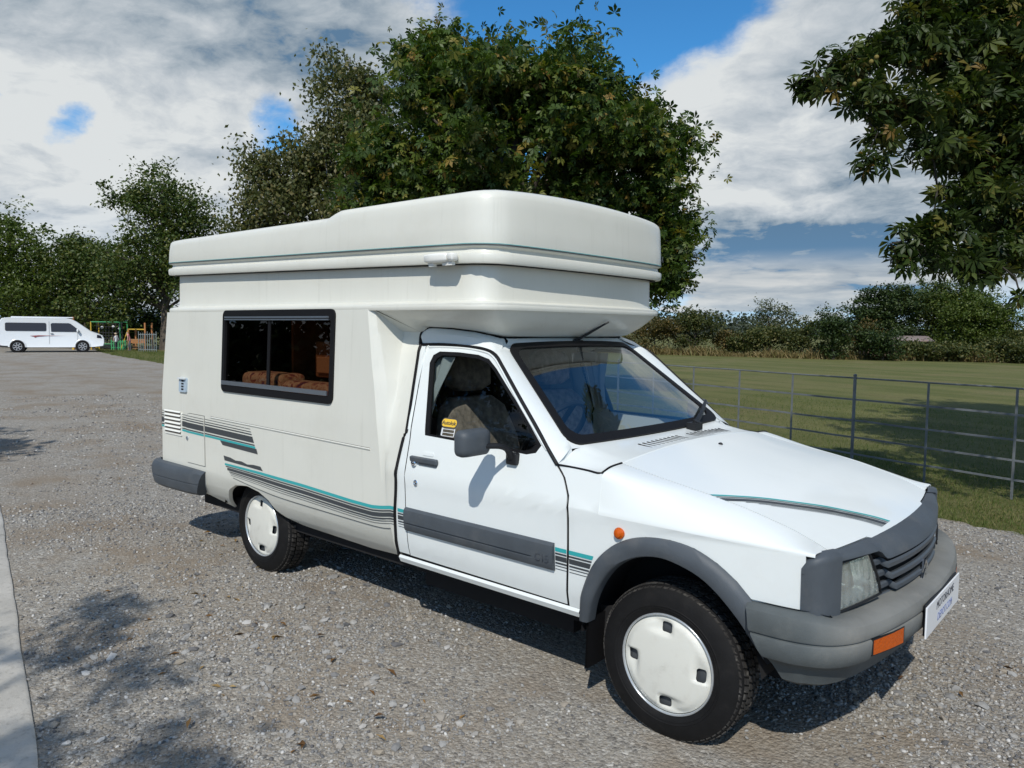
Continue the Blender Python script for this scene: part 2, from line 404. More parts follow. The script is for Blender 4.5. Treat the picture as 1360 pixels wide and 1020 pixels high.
def van_materials():
    g = {}
    g['white'] = principled('white_paint', (.745, .785, .775), .28, spec=.5, coat=.35, dirt=((.42, .40, .36), .10, 3.0))
    g['cream'] = principled('cream_gelcoat', (.655, .655, .59), .36, spec=.45, coat=.15, var=.02, vscale=2, dirt=((.45, .43, .36), .16, 2.2))
    T = NT(g['cream'].node_tree); bs = T.n['Principled BSDF']; old = bs.inputs['Base Color'].links[0].from_socket
    mp = T.new('ShaderNodeMapping', ins={0: T.new('ShaderNodeTexCoord').outputs['Object']}); mp.inputs['Scale'].default_value = (16, 16, .8)
    st = T.math('MULTIPLY', T.smooth(T.noise(mp.outputs[0], 2.2, 6, .65), .54, .80), .22)
    T.l.new(T.mix(st, old, (.38, .38, .32, 1)), bs.inputs['Base Color'])
    g['rubber'] = principled('black_rubber', (.006, .006, .007), .6, spec=.25, bump=.1)
    g['grey'] = principled('grey_plastic', (.066, .078, .091), .55, spec=.4, var=.10, vscale=6, bump=.12, bscale=260, dirt=((.15, .15, .145), .35, 5))
    g['bump'] = principled('weathered_grey_plastic', (.175, .178, .168), .66, spec=.3, var=.14, vscale=5, bump=.15, bscale=240, dirt=((.28, .27, .24), .5, 7))
    # the plastic has faded on the upper and front faces, the flanks kept their darker grey
    T = NT(g['bump'].node_tree); bs = T.n['Principled BSDF']; old = bs.inputs['Base Color'].links[0].from_socket
    sp = T.new('ShaderNodeSeparateXYZ', ins={0: T.new('ShaderNodeTexCoord').outputs['Object']}); wob = T.math('MULTIPLY', T.math('SUBTRACT', T.noise(T.new('ShaderNodeTexCoord').outputs['Object'], 9, 4), .5), .06)
    fx = T.math('MULTIPLY', T.smooth(T.math('ADD', sp.outputs[0], wob), .50, .63), T.smooth(T.math('ADD', sp.outputs[2], wob), .41, .53))
    T.l.new(T.mix(fx, T.mix(1.0, old, (.46, .52, .57, 1), 'MULTIPLY'), old), bs.inputs['Base Color'])
    g['black'] = principled('black_plastic', (.011, .012, .014), .5, spec=.35, bump=.08, bscale=200)
    g['dark'] = principled('underbody_black', (.006, .006, .007), .9)
    g['tyre'] = principled('tyre_rubber', (.0065, .0065, .007), .75, spec=.25, var=.2, vscale=14, bump=.15, bscale=120, dirt=((.08, .07, .06), .10, 9))
    g['tread'] = principled('tyre_tread', (.034, .032, .030), .85, spec=.3, var=.4, vscale=30, bump=.3, bscale=150, dirt=((.30, .28, .25), .5, 22))
    g['cap'] = principled('hubcap_white', (.66, .66, .60), .38, coat=.1, dirt=((.30, .27, .22), .25, 9))
    g['chrome'] = principled('chrome', (.75, .76, .78), .12, metal=1)
    g['alu'] = principled('aluminium', (.42, .48, .55), .30, metal=.85)
    g['teal'] = principled('teal_tape', (.03, .36, .37), .35)
    g['char'] = principled('charcoal_tape', (.045, .052, .058), .38)
    g['glass'] = glass('clear_glass', (.82, .88, .88), .13)
    g['sglass'] = glass('side_glass', (.66, .71, .70), .03)
    g['tint'] = glass('tinted_glass', (.42, .36, .33), .016)
    g['amber'] = principled('amber_lens', (.50, .085, .002), .35, spec=.25, coat=.0, bump=.4, bscale=90)
    g['fabric'] = principled('seat_fabric', (.24, .19, .155), .9, var=.4, vscale=25, bump=.3, bscale=300)
    g['dash'] = principled('dashboard', (.022, .03, .05), .6)
    g['curtain'] = principled('curtain_cloth', (.36, .38, .38), .9, bump=.2, bscale=40)
    g['wood'] = principled('interior_wood', (.26, .105, .035), .5, var=.25, vscale=9)
    g['darkwood'] = principled('dark_interior', (.035, .02, .014), .8)
    g['plate'] = principled('plate_white', (.78, .80, .82), .3, coat=.3)
    g['ink'] = principled('plate_ink', (.05, .055, .07), .5)
    g['inkblue'] = principled('plate_blue_ink', (.16, .20, .38), .5)
    g['yellow'] = principled('sticker_yellow', (.78, .50, .05), .5)
    g['mirrorglass'] = principled('mirror_glass', (.7, .72, .75), .03, metal=1)
    g['rust'] = principled('rusty_pipe', (.06, .035, .022), .85, bump=.4)
    # headlamp lens with moulded flutes
    m = bpy.data.materials.new('fluted_lens'); m.use_nodes = True; T = NT(m.node_tree); T.n.clear()
    co = T.new('ShaderNodeTexCoord').outputs['Object']
    wv = T.new('ShaderNodeTexWave', wave_type='BANDS', bands_direction='Y'); T.l.new(co, wv.inputs['Vector']); wv.inputs['Scale'].default_value = 9
    nz = T.noise(co, 30, 3)
    bp = T.new('ShaderNodeBump', ins={'Strength': .28, 'Height': T.math('ADD', wv.outputs['Fac'], T.math('MULTIPLY', nz, .8))}); bp.inputs['Distance'].default_value = .01
    tr = T.new('ShaderNodeBsdfTransparent', ins={'Color': T.mix(nz, (.72, .78, .76, 1), (1, 1, 1, 1))})
    gl = T.new('ShaderNodeBsdfGlossy', ins={'Color': (1, 1, 1, 1), 'Roughness': .10, 'Normal': bp.outputs[0]})
    df = T.new('ShaderNodeBsdfDiffuse', ins={'Color': (.55, .58, .55, 1), 'Normal': bp.outputs[0]})
    m1 = T.new('ShaderNodeMixShader', ins={0: .45}); T.l.new(df.outputs[0], m1.inputs[1]); T.l.new(gl.outputs[0], m1.inputs[2])
    mx = T.new('ShaderNodeMixShader', ins={0: .36}); T.l.new(tr.outputs[0], mx.inputs[1]); T.l.new(m1.outputs[0], mx.inputs[2])
    out = T.new('ShaderNodeOutputMaterial'); T.l.new(mx.outputs[0], out.inputs[0]); g['lens'] = m
    # patterned cushion cloth
    m = bpy.data.materials.new('patterned_cushion'); m.use_nodes = True; T = NT(m.node_tree); b = T.n['Principled BSDF']; b.inputs['Roughness'].default_value = .9
    co = T.new('ShaderNodeTexCoord').outputs['Object']
    c = T.ramp(T.noise(co, 15, 3, .6, 1.2), [(.30, (.05, .02, .06)), (.41, (.34, .10, .06)), (.48, (.60, .40, .22)), (.56, (.52, .34, .19)), (.63, (.36, .13, .06)), (.72, (.09, .05, .16))])
    T.l.new(c, b.inputs['Base Color']); g['cushion'] = m
    return g
G = van_materials()

van = tag(empty('camper_van'), 'white and cream high-top camper van with teal and charcoal side stripes parked on the gravel', 'camper van')

GUT = [(-1.418, 1.384), (-1.286, 1.387), (-1.14, 1.383), (-1.008, 1.373), (-.932, 1.351), (-.871, 1.30), (-.738, 1.177), (-.605, 1.056), (-.483, .937)]
GAP = [(-.483, .937), (-.442, .893), (-.412, .83), (-.406, .785), (-.406, .611), (-.421, .385)]
GASK = [(-1.43, 1.384), (-1.405, 1.20), (-1.378, .99), (-1.39, .954), (-1.403, .83), (-1.408, .704), (-1.420, .574), (-1.424, .386)]
ARCH_O = [(-.368, .348), (-.340, .466), (-.287, .583), (-.221, .660), (-.145, .709), (-.063, .735), (.034, .743), (.125, .731), (.205, .694), (.270, .645), (.321, .590)]
ARCH_I = [(-.323, .346), (-.296, .426), (-.247, .525), (-.185, .600), (-.104, .650), (-.023, .672), (.053, .670), (.143, .642), (.210, .596), (.274, .525), (.320, .460), (.365, .380)]
WIN = [(-1.254, .974), (-1.335, 1.30), (-1.322, 1.337), (-1.285, 1.355), (-1.16, 1.355), (-1.033, 1.347), (-.962, 1.330), (-.905, 1.290), (-.727, 1.139), (-.575, 1.000), (-.598, .968), (-.645, .957), (-.80, .962)]
GLS = [(-1.229, .982), (-1.307, 1.300), (-1.295, 1.322), (-1.265, 1.338), (-1.16, 1.338), (-1.033, 1.330), (-.967, 1.314), (-.912, 1.276), (-.735, 1.126), (-.600, 1.003), (-.625, .980), (-.66, .970), (-.80, .976)]
# where the roof of the cab meets the coachbuilt body (left half mirrored)
GR = [(-1.43, .632, 1.384), (-1.452, .602, 1.440), (-1.41, .588, 1.468), (-1.27, .580, 1.465), (-1.13, .562, 1.452), (-1.06, .525, 1.436), (-1.035, .47, 1.426), (-1.03, .22, 1.424), (-1.03, 0, 1.424)]
LIP = [(-1.62, .775, 1.556), (-1.30, .766, 1.557), (-1.03, .757, 1.558), (-.963, .741, 1.559), (-.916, .699, 1.56), (-.888, .64, 1.56), (-.868, .42, 1.56), (-.860, 0, 1.56)]
def mirror_line(h):  # right half (y < 0) front-to-back order: right rear -> front centre -> left rear
    a = [(x, -y, z) for x, y, z in h]
    return a+[(x, y, z) for x, y, z in h[-2::-1]]
def wx(y, t):       # windscreen: t = 0 lower edge, 1 upper edge; |y| <= half width
    lo = Vector((-.505, y, 1.000)); hi = Vector((-.993, y, 1.386)); p = lo.lerp(hi, t)
    w = .66+(.50-.66)*t; k = 1-(y/w)**2
    return p+Vector((.045*k, 0, .012*k*t))

def cab():
    # A pillars, header, roof sides, cowl, sills: one pressed shell
    mb = MB()
    for s in (-1, 1):
        gut = resamp([(x, s*cabw(x, z), z) for x, z in GUT], 34)
        # roof side strip from the gutter to the body joint
        seam = resamp([(x, s*y, z) for x, y, z in GR[1:7]], 20)
        g2 = resamp([(x, s*cabw(x, z), z) for x, z in GUT[:6]], 20)
        mid = (seam*.5+g2*.5)+np.array([0, s*.010, .008])
        mb.loft([g2, mid, seam])
        # pillar between gutter and windscreen edge
        pil = resamp([(x, s*cabw(x, z), z) for x, z in GUT[4:]], 16)
        we = np.array([tuple(wx(s*(.66-.16*t), t)) for t in np.linspace(1.0, -.02, 16)])
        mb.loft([pil, (pil*.62+we*.38)+np.array([.010, s*.006, .006]), we+np.array([0, 0, 0])])
        # foot of the pillar, down to the cowl
        foot = []
        for q in np.linspace(0, 1, 8):
            y = .772+(.663-.772)*q; k = float(ss(.60, .79, y)); p0 = wx(min(.66, y), -.015)
            foot.append((p0.x+.02*k, s*y, p0.z-.056*k-.006*(k > 0)))
        mb.loft([foot, [tuple(Vector(pil[-1]).lerp(Vector(tuple(we[-1])), q)) for q in np.linspace(0, 1, 8)]])
        # corner between header and pillar
        hd = np.array(GR[6])*np.array([1, s, 1]); p1 = pil[0]; w1 = we[0]
        sm = resamp([(x, s*y, z) for x, y, z in GR[3:7]], 8); gg = resamp([(x, s*cabw(x, z), z) for x, z in GUT[3:5]], 8)
        mb.loft([sm, np.linspace(p1, w1, 8)])
        # B pillar strip behind the door
        zz = np.linspace(.40, 1.384, 30)
        gk = np.array(GASK[::-1])
        gx = np.interp(zz, gk[:, 1], gk[:, 0])
        dx = np.interp(zz, [.40, .95, 1.384], [-1.345, -1.352, -1.395])
        mb.loft([[(a, s*cabw(a, z), z) for a, z in zip(gx, zz)], [(b, s*cabw(b, z), z) for b, z in zip(dx, zz)]])
        # sill
        xs = np.linspace(-1.42, -.365, 12)
        mb.loft([[(x, s*(cabw(x, .38)+.004), .387) for x in xs], [(x, s*(cabw(x, .38)+.010), .375) for x in xs], [(x, s*(cabw(x, .35)+.006), .352) for x in xs], [(x, s*.70, .335) for x in xs]])
    ys = np.linspace(-.47, .47, 25)
    mb.loft([[tuple(wx(y*.5/.47, 1.0)) for y in ys], [(-1.012+.02*(1-(y/.5)**2), y, 1.408+.006*(1-(y/.5)**2)) for y in ys], [(-1.03, y, 1.426) for y in ys]])
    mb.loft([[(-1.03, y, 1.424) for y in ys], [(-1.42, y*1.2, 1.47) for y in ys]])
    # cowl
    rows = []
    ys = np.concatenate([np.linspace(-.772, -.60, 10), np.linspace(-.56, .56, 25), np.linspace(.60, .772, 10)])
    for v in np.linspace(0, 1, 9):
        row = []
        for y in ys:
            a = abs(y); yb = max(-.66, min(.66, y)); k = float(ss(.60, .79, a))
            p0 = wx(yb, -.015); x0 = p0.x+.02*k; z0 = p0.z-.056*k-.006*(k > 0)
            x1 = -.279; z1 = bonz(x1, min(a, .62))-.026*float(ss(.60, .772, a))
            row.append((x0+(x1-x0)*v, y, z0+(z1-z0)*v-.006*math.sin(math.pi*v)))
        rows.append(row)
    rows.append([(x+.014, y, z-.013) for x, y, z in rows[-1]])
    mb.loft(rows)
    body = mb.build('cab_body', G['white'], van, angle=32)
    for s in (-1, 1):
        ln = [(-.487, s*.774, .938)]+[(x, s*(cabw(x, z)-.001), z) for x, z in ((-.42, .936), (-.34, .933), (-.285, .929))]+[(-.272, s*.762, .936), (-.270, s*.72, .948), (-.271, s*.64, .953)]
        MB().tube(curve(ln, 24), .0042, 6).build('scuttle_joint', G['rubber'], body)
    # air intake louvres in the cowl
    for y0, y1 in ((-.335, -.015), (.09, .42)):
        for y in np.linspace(y0, y1, 10):
            z0, z1 = wx(y, -.015).z, bonz(-.279, y); m2 = MB()
            for dx, w, d, zo in ((0, .070, .0055, .0), (-.030, .012, .008, .0006)):
                x = -.350+dx; t = (x+.46)/.181
                m2.box((x, y, z0+(z1-z0)*t-.0055+zo-.0012), (w, d, .006), Matrix.Rotation(math.atan2(z0-z1, .181), 3, 'Y'))
            m2.build('louvre_slot', G['dark'], body)
    return body
cab_body = cab()

def bonnet():
    xr = -.272
    f = lambda y, v: (xr+(bedge(y)-xr)*v, y, bonz(xr+(bedge(y)-xr)*v, y))
    out = [(-.632, 0), (.632, 0), (.632, 1), (.37, 1), (.35, 1.012), (-.35, 1.012), (-.37, 1), (-.632, 1)]
    b = patch('bonnet', out, f, G['white'], van, step=(.07, .08), thick=.012, out=(0, 0, 1))
    m = MB()
    for y in (-.018,): m.lathe([(0, .011), (.006, .009), (.009, .003)], (-.18, .018, bonz(-.18, .018)-.001), (0, 0, 1), 10, True)
    m.build('washer_nozzle', G['black'], b)
    # the striped tape that curves over the bonnet
    A = curve([(.095, -.634), (.204, -.518), (.350, -.366), (.457, -.245), (.556, -.105)], 30)
    Bc = curve([(.195, -.636), (.27, -.545), (.375, -.440), (.458, -.340), (.556, -.215)], 30)
    def ribbon(t0, t1, mat, a=0, e=30):
        p = A+(Bc-A)*t0; q = A+(Bc-A)*t1; mm = MB(); lift = .0135-.012
        mm.loft([[(x, y, bonz(x, y)+lift) for x, y in p[a:e]], [(x, y, bonz(x, y)+lift) for x, y in q[a:e]]]); mm.build('bonnet_stripe', mat, b, recalc=False)
    ribbon(.0, .14, G['teal']); ribbon(.22, .30, G['char']); ribbon(.38, .66, G['char']); ribbon(.73, .78, G['char'], 3); ribbon(.84, .875, G['char'], 5); ribbon(.93, .955, G['char'], 7)
    return b
bonnet_ob = bonnet()

def fender(s):
    zt = lambda x: float(_zs(x))+.003
    zc = lambda x: .791-.014*float(ss(.05, .50, x))      # the pressed crease along the wing
    # lower side, with the wheel opening cut out
    top = [(x, zc(x)-.010) for x in np.linspace(.480, -.262, 130)]
    gp = [(x+.006, z) for x, z in GAP]
    ol = [(-.270, .928), (-.40, .934)]+gp+[(-.368, .372)]+ARCH_O+[(.321, .584), (.482, .578)]+top
    f = patch('fender', ol, cabS(s), G['white'], van, step=(.09, .05), thick=.006, out=(0, s, 0))
    # shoulder rolling over to the bonnet line
    mb = MB(); rows = []
    for x in [-.270]+list(np.linspace(-.262, .480, 130))+[.490, .500, .508]:
        z0 = zc(x); a0 = Vector((x, s*cabw(x, z0-.010), z0-.010)); pk = Vector((x, s*(cabw(x, z0)-.001), z0)); b = Vector((x, s*.640, zt(x)))
        w = float(np.interp(x, [-.27, .10, .48], [.10, .45, .80])); corner = Vector((x, s*(cabw(x, max(z0+.01, zt(x)))-.004), zt(x)+.004)); mid = (pk+b)/2+Vector((0, s*.004, .006))
        c = corner*(1-w)+mid*w; d1 = (c-pk).normalized(); a1 = pk+d1*.012
        row = [(1-t)**2*a0+2*t*(1-t)*pk+t*t*a1 for t in (0, .25, .5, .75)]
        fr = [(1-t)**2*a1+2*t*(1-t)*c+t*t*b for t in np.linspace(0, 1, 16)]
        # towards the windscreen the wing keeps to the flank and only turns over at the top
        ze = zt(x)-.030; zz = np.linspace(a1.z, max(ze, a1.z+.004), 9); rr_ = [Vector((x, s*(cabw(x, z)-.0005), z)) for z in zz]
        e0 = rr_[-1]; ct = Vector((x, s*(cabw(x, zt(x))-.006), zt(x)+.001)); rr_ += [(1-t)**2*e0+2*t*(1-t)*ct+t*t*b for t in np.linspace(0, 1, 8)[1:]]
        k = float(ss(-.27, .06, x)); row += [Vector(u).lerp(Vector(v), k) for u, v in zip(rr_, fr)]+[(x, s*.638, zt(x)-.012)]

        rows.append(row)
    sh = mb.loft(rows).build('fender_shoulder', G['white'], f, angle=60)
    # one skin: wing side and shoulder share their edge so the light rolls over it
    bm = bmesh.new(); bm.from_mesh(f.data); bm.from_mesh(sh.data); bmesh.ops.remove_doubles(bm, verts=bm.verts, dist=.0008); bm.to_mesh(f.data); bm.free()
    bpy.data.objects.remove(sh); finish(f.data, 42)
    # flared grey arch
    n = 40; po = curve(ARCH_O, n); pi = curve(ARCH_I, n); rows = []
    for k, (t, o) in enumerate(((0, .002), (.02, .012), (.25, .024), (.6, .026), (.92, .020), (1.0, .008), (1.02, -.03))):
        p = po+(pi-po)*t
        rows.append([(x, s*(cabw(x, z)+o), z) for x, z in p])
    MB().loft(rows).build('wheel_arch_trim', G['grey'], f, angle=50)
    # inner wing
    m = MB(); a = np.linspace(.12, math.pi-.02, 26)
    m.loft([[(.36*math.cos(t), s*.765, .29+.37*math.sin(t)) for t in a], [(.36*math.cos(t), s*.50, .29+.37*math.sin(t)) for t in a]])
    m.add([(-.42, s*.50, .26), (.42, s*.50, .26), (.42, s*.5, .7), (-.42, s*.5, .7)], [(0, 1, 2, 3)])
    m.build('inner_wing', G['dark'], f, recalc=False)
    # amber repeater
    y = cabw(-.171, .726)
    MB().lathe([(-.002, .021), (.008, .021), (.010, .018), (.018, .015), (.022, .008), (.023, .001)], (-.171, s*y, .728), (0, s, .15), 20, True).build('side_repeater', G['amber'], f)
    # tape
    for z0, z1, mt in STRIPE:
        patch('stripe', [(-.4, z0), (-.285-(.62-z0)*.35, z0), (-.285-(.62-z1)*.35, z1), (-.4, z1)], cabS(s, .0018), G[mt], f, step=.05)
    # mud flap
    MB().loft([[(-.325, s*.765, .36), (-.325, s*.58, .36)], [(-.335, s*.755, .155), (-.335, s*.58, .155)], [(-.345, s*.755, .155), (-.345, s*.58, .155)], [(-.335, s*.765, .36), (-.335, s*.58, .36)]]).build('mud_flap', G['rubber'], f)
    return f
STRIPE = [(.602, .618, 'teal'), (.590, .597, 'char'), (.565, .585, 'char'), (.552, .559, 'char'), (.542, .5455, 'char'), (.530, .5325, 'char')]
for s in (-1, 1): fender(s)

def line_tube(pts, s, r, off=0.0):
    return [(x, s*(cabw(x, z)+off), z) for x, z in curve(pts, 50)]

def door(s):
    gut = [(x, z-.004) for x, z in GUT]
    gut[-1] = (-.489, .934)
    gp = [(x-.005, z) for x, z in GAP]
    ol = [(-1.341, .398), (-1.346, .95), (-1.388, 1.380)]+gut[1:]+gp[1:-1]+[(-.424, .392)]
    d = patch('door', ol, cabS(s), G['white'], van, holes=[WIN], step=(.08, .045), thick=.008, out=(0, s, 0))
    # rubber surround, glass
    patch('window_seal', WIN, cabS(s, -.001), G['rubber'], d, holes=[GLS], step=(.08, .06), thick=.012, out=(0, s, 0))
    patch('window_glass', [(x, z) for x, z in GLS], cabS(s, -.006), G['sglass'], d, step=(.2, .08), out=(0, s, 0))
    # raised frame highlight round the window
    MB().tube(line_tube([(-1.373, .99), (-1.385, 1.35), (-1.36, 1.372), (-1.16, 1.374), (-1.01, 1.362), (-.945, 1.343), (-.885, 1.295), (-.735, 1.152), (-.545, .985)], s, 0), .005, 6).build('frame_bead', G['white'], d)
    # seal line round the door
    mb = MB(); mb.tube(line_tube(GUT, s, 0, .002), .0075, 6); mb.tube(line_tube(GAP, s, 0, -.004), .0055, 6)
    mb.build('door_seal', G['rubber'], d)
    # rub strip
    f = cabS(s, .0)
    rows = []
    for z, o in ((.5225, .0), (.524, .012), (.532, .017), (.556, .019), (.5585, .012), (.5615, .012), (.564, .019), (.60, .019), (.622, .015), (.632, .006), (.633, 0)):
        rows.append([(x, s*(cabw(x, z)+(.019 if .555 < z < .563 and x > -.58 else o)), z) for x in list(np.linspace(-1.343, -.59, 12))+[-.575, -.470]])
    st = MB().loft(rows)
    for k in (0, 13): st.add([r[k] for r in rows], [tuple(range(len(rows)))])
    st = st.build('rub_strip', G['grey'], d, angle=30)
    if s < 0:
        letters('lettering', 'C15', principled('embossed_grey', (.05, .058, .07), .5), st, .042, (-.522, -cabw(-.53, .575)-.019, .566), (R(90), 0, 0), .002)
    for z0, z1, mt in STRIPE:
        patch('stripe', [(-.467, z0), (-.4115, z0), (-.4115, z1), (-.467, z1)], cabS(s, .0018), G[mt], d, step=.05)
    # handle and lock
    y = cabw(-1.22, .865)
    h = MB(); h.box((-1.222, s*(y+.012), .866), (.175, .020, .026), Matrix.Rotation(R(s*-8), 3, 'X')); h.box((-1.20, s*(y+.006), .850), (.12, .016, .018))
    h = h.build('door_handle', G['grey'], d, bevel=.006)
    MB().lathe([(0, .016), (.014, .016), (.017, .012), (.017, .004), (.012, .003)], (-1.287, s*(y+.004), .846), (0, s, .2), 16, True).build('lock_barrel', G['chrome'], h)
    MB().lathe([(0, .014), (.006, .014), (.008, .010), (.005, .004)], (-1.270, s*(cabw(-1.27, .757)-.001), .757), (0, s, .1), 14, True).build('lock_barrel', G['chrome'], d)
    patch('handle_recess', rrect(-1.245, .886, -1.175, .902, .006), cabS(s, .003), G['white'], d, step=.05, thick=.004, out=(0, s, 0))
    # mirror on its arm
    ya = cabw(-.70, .945)
    mb = MB(); mb.box((-.705, s*(ya+.012), .935), (.055, .03, .05)); mb.build('mirror_base', G['black'], d, bevel=.006)
    MB().tube(curve([(-.705, s*(ya+.02), .94), (-.706, s*(ya+.045), .975), (-.712, s*(ya+.08), .992), (-.735, s*(ya+.13), .996), (-.75, s*(ya+.18), .998)], 12), [.016, .015, .014]+[.012]*9, 8).build('mirror_arm', G['black'], d)
    mc = Vector((-.762, s*.950, 1.012)); rows = []
    for t, k in ((-.5, .80), (-.44, .97), (-.1, 1.0), (.2, .94), (.40, .74), (.5, .40)):
        rows.append([mc+Vector((t*.066, s*(p[0])*k, p[1]*k)) for p in rrect(-.084, -.054, .084, .054, .028)])
    hs = MB().loft(rows, True, True).build('mirror_housing', G['grey'], d, angle=50)
    MB().loft([[mc+Vector((-.033, s*p[0]*.86, p[1]*.84)) for p in rrect(-.088, -.058, .088, .058, .03)], [mc+Vector((-.036, s*p[0]*.86, p[1]*.84)) for p in rrect(-.088, -.058, .088, .058, .03)]], True, True).build('mirror_glass', G['mirrorglass'], hs)
    gr = [mc+Vector((x, s*(.0885+e), -.014)) for x, e in ((-.038, -.002), (-.0, .001), (.02, -.003))]
    MB().loft([[mc+Vector((t*.066, s*p[0]*k, p[1]*k)) for p in ((-.0885, -.012), (-.0885, -.016))] for t, k in ((-.44, .97), (-.1, 1.004), (.2, .945))]).build('housing_groove', G['rubber'], hs)
    if s < 0:
        y = lambda x, z: -cabw(x, z)-.0
        sk = patch('sticker', rrect(-1.165, 1.020, -1.065, 1.062, .018), cabS(s, -.003), G['ink'], d, step=0, out=(0, s, 0))
        patch('sticker_face', rrect(-1.161, 1.024, -1.069, 1.058, .015), cabS(s, -.0015), G['yellow'], sk, step=0, out=(0, s, 0))
        tilt = math.atan2(cabw(0, 1.0)-cabw(0, 1.1), .1)
        letters('lettering', 'Autolok', G['ink'], sk, .026, (-1.115, -cabw(0, 1.041)-.0005, 1.041), (R(90)-tilt, 0, 0), .0005)
        lw = MB()
        for z in (1.015, 1.000, .985): lw.loft([[(x, -cabw(x, z)+.002, z) for x in (-1.15, -1.075)], [(x, -cabw(x, z)+.002, z-.003) for x in (-1.15, -1.075)]])
        for x in (-1.155, -1.15, -1.075): lw.loft([[(x, -cabw(x, z)+.002, z) for z in (1.018, .984)], [(x+.004, -cabw(x, z)+.002, z) for z in (1.018, .984)]])
        lw.build('notice', G['plate'], sk)
    return d
for s in (-1, 1): door(s)

def windscreen():
    def ws(off):
        def f(u, t):
            w = .66+(.50-.66)*t; p = wx(u*w, t); return (p.x+off*.62, p.y, p.z+off*.78)
        return f
    o = rrect(-1, 0, 1, 1, .12, 6); i = [(x*.945, .06+.895*z) for x, z in rrect(-1, 0, 1, 1, .12, 6)]
    w = patch('windscreen', [(x*.96, .03+.94*z) for x, z in o], ws(.002), G['glass'], van, step=(.12, .2), out=(1, 0, 1))
    patch('windscreen_frame', [(-1.035, -.03), (1.035, -.03), (1.035, 1.03), (-1.035, 1.03)], ws(-.003), G['white'], w, holes=[[(.985*a, .012+.976*b) for a, b in o]], step=(.1, .2), out=(1, 0, 1))
    patch('windscreen_seal', [(x, z) for x, z in [(q[0]*1.012, -.012+1.024*q[1]) for q in o]], ws(.008), G['rubber'], w, holes=[i], step=(.1, .2), thick=.014, out=(1, 0, 1))
    # wiper
    m = MB(); b = Vector((-.420, .235, 1.005))
    m.box(b, (.05, .07, .035)); m.lathe([(0, .02), (.03, .017)], b+Vector((0, 0, .0)), (.5, 0, 1), 12, True)
    t = Vector((-.590, .675, 1.085))
    m.tube([b+Vector((0, .02, .02)), b.lerp(t, .35)+Vector((.016, 0, .020)), b.lerp(t, .62)+Vector((.012, 0, .016))], [.013, .011, .008], 6)
    m.tube([b.lerp(t, .30)+Vector((.006, 0, .006)), b.lerp(t, .6)+Vector((.010, 0, .008)), t+Vector((.004, 0, .004))], [.006, .012, .007], 6)
    m.build('wiper', G['black'], w)
    # aerial on the header
    m = MB(); b = Vector((-.985, .03, 1.408)); m.tube([b+Vector((-.02, -.025, -.010)), b+Vector((.012, .012, .012)), b+Vector((.118, .115, .098))], [.015, .008, .0045], 7); m.box(b+Vector((0, -.005, -.006)), (.04, .07, .018))
    m.build('aerial', G['black'], van)
windscreen()

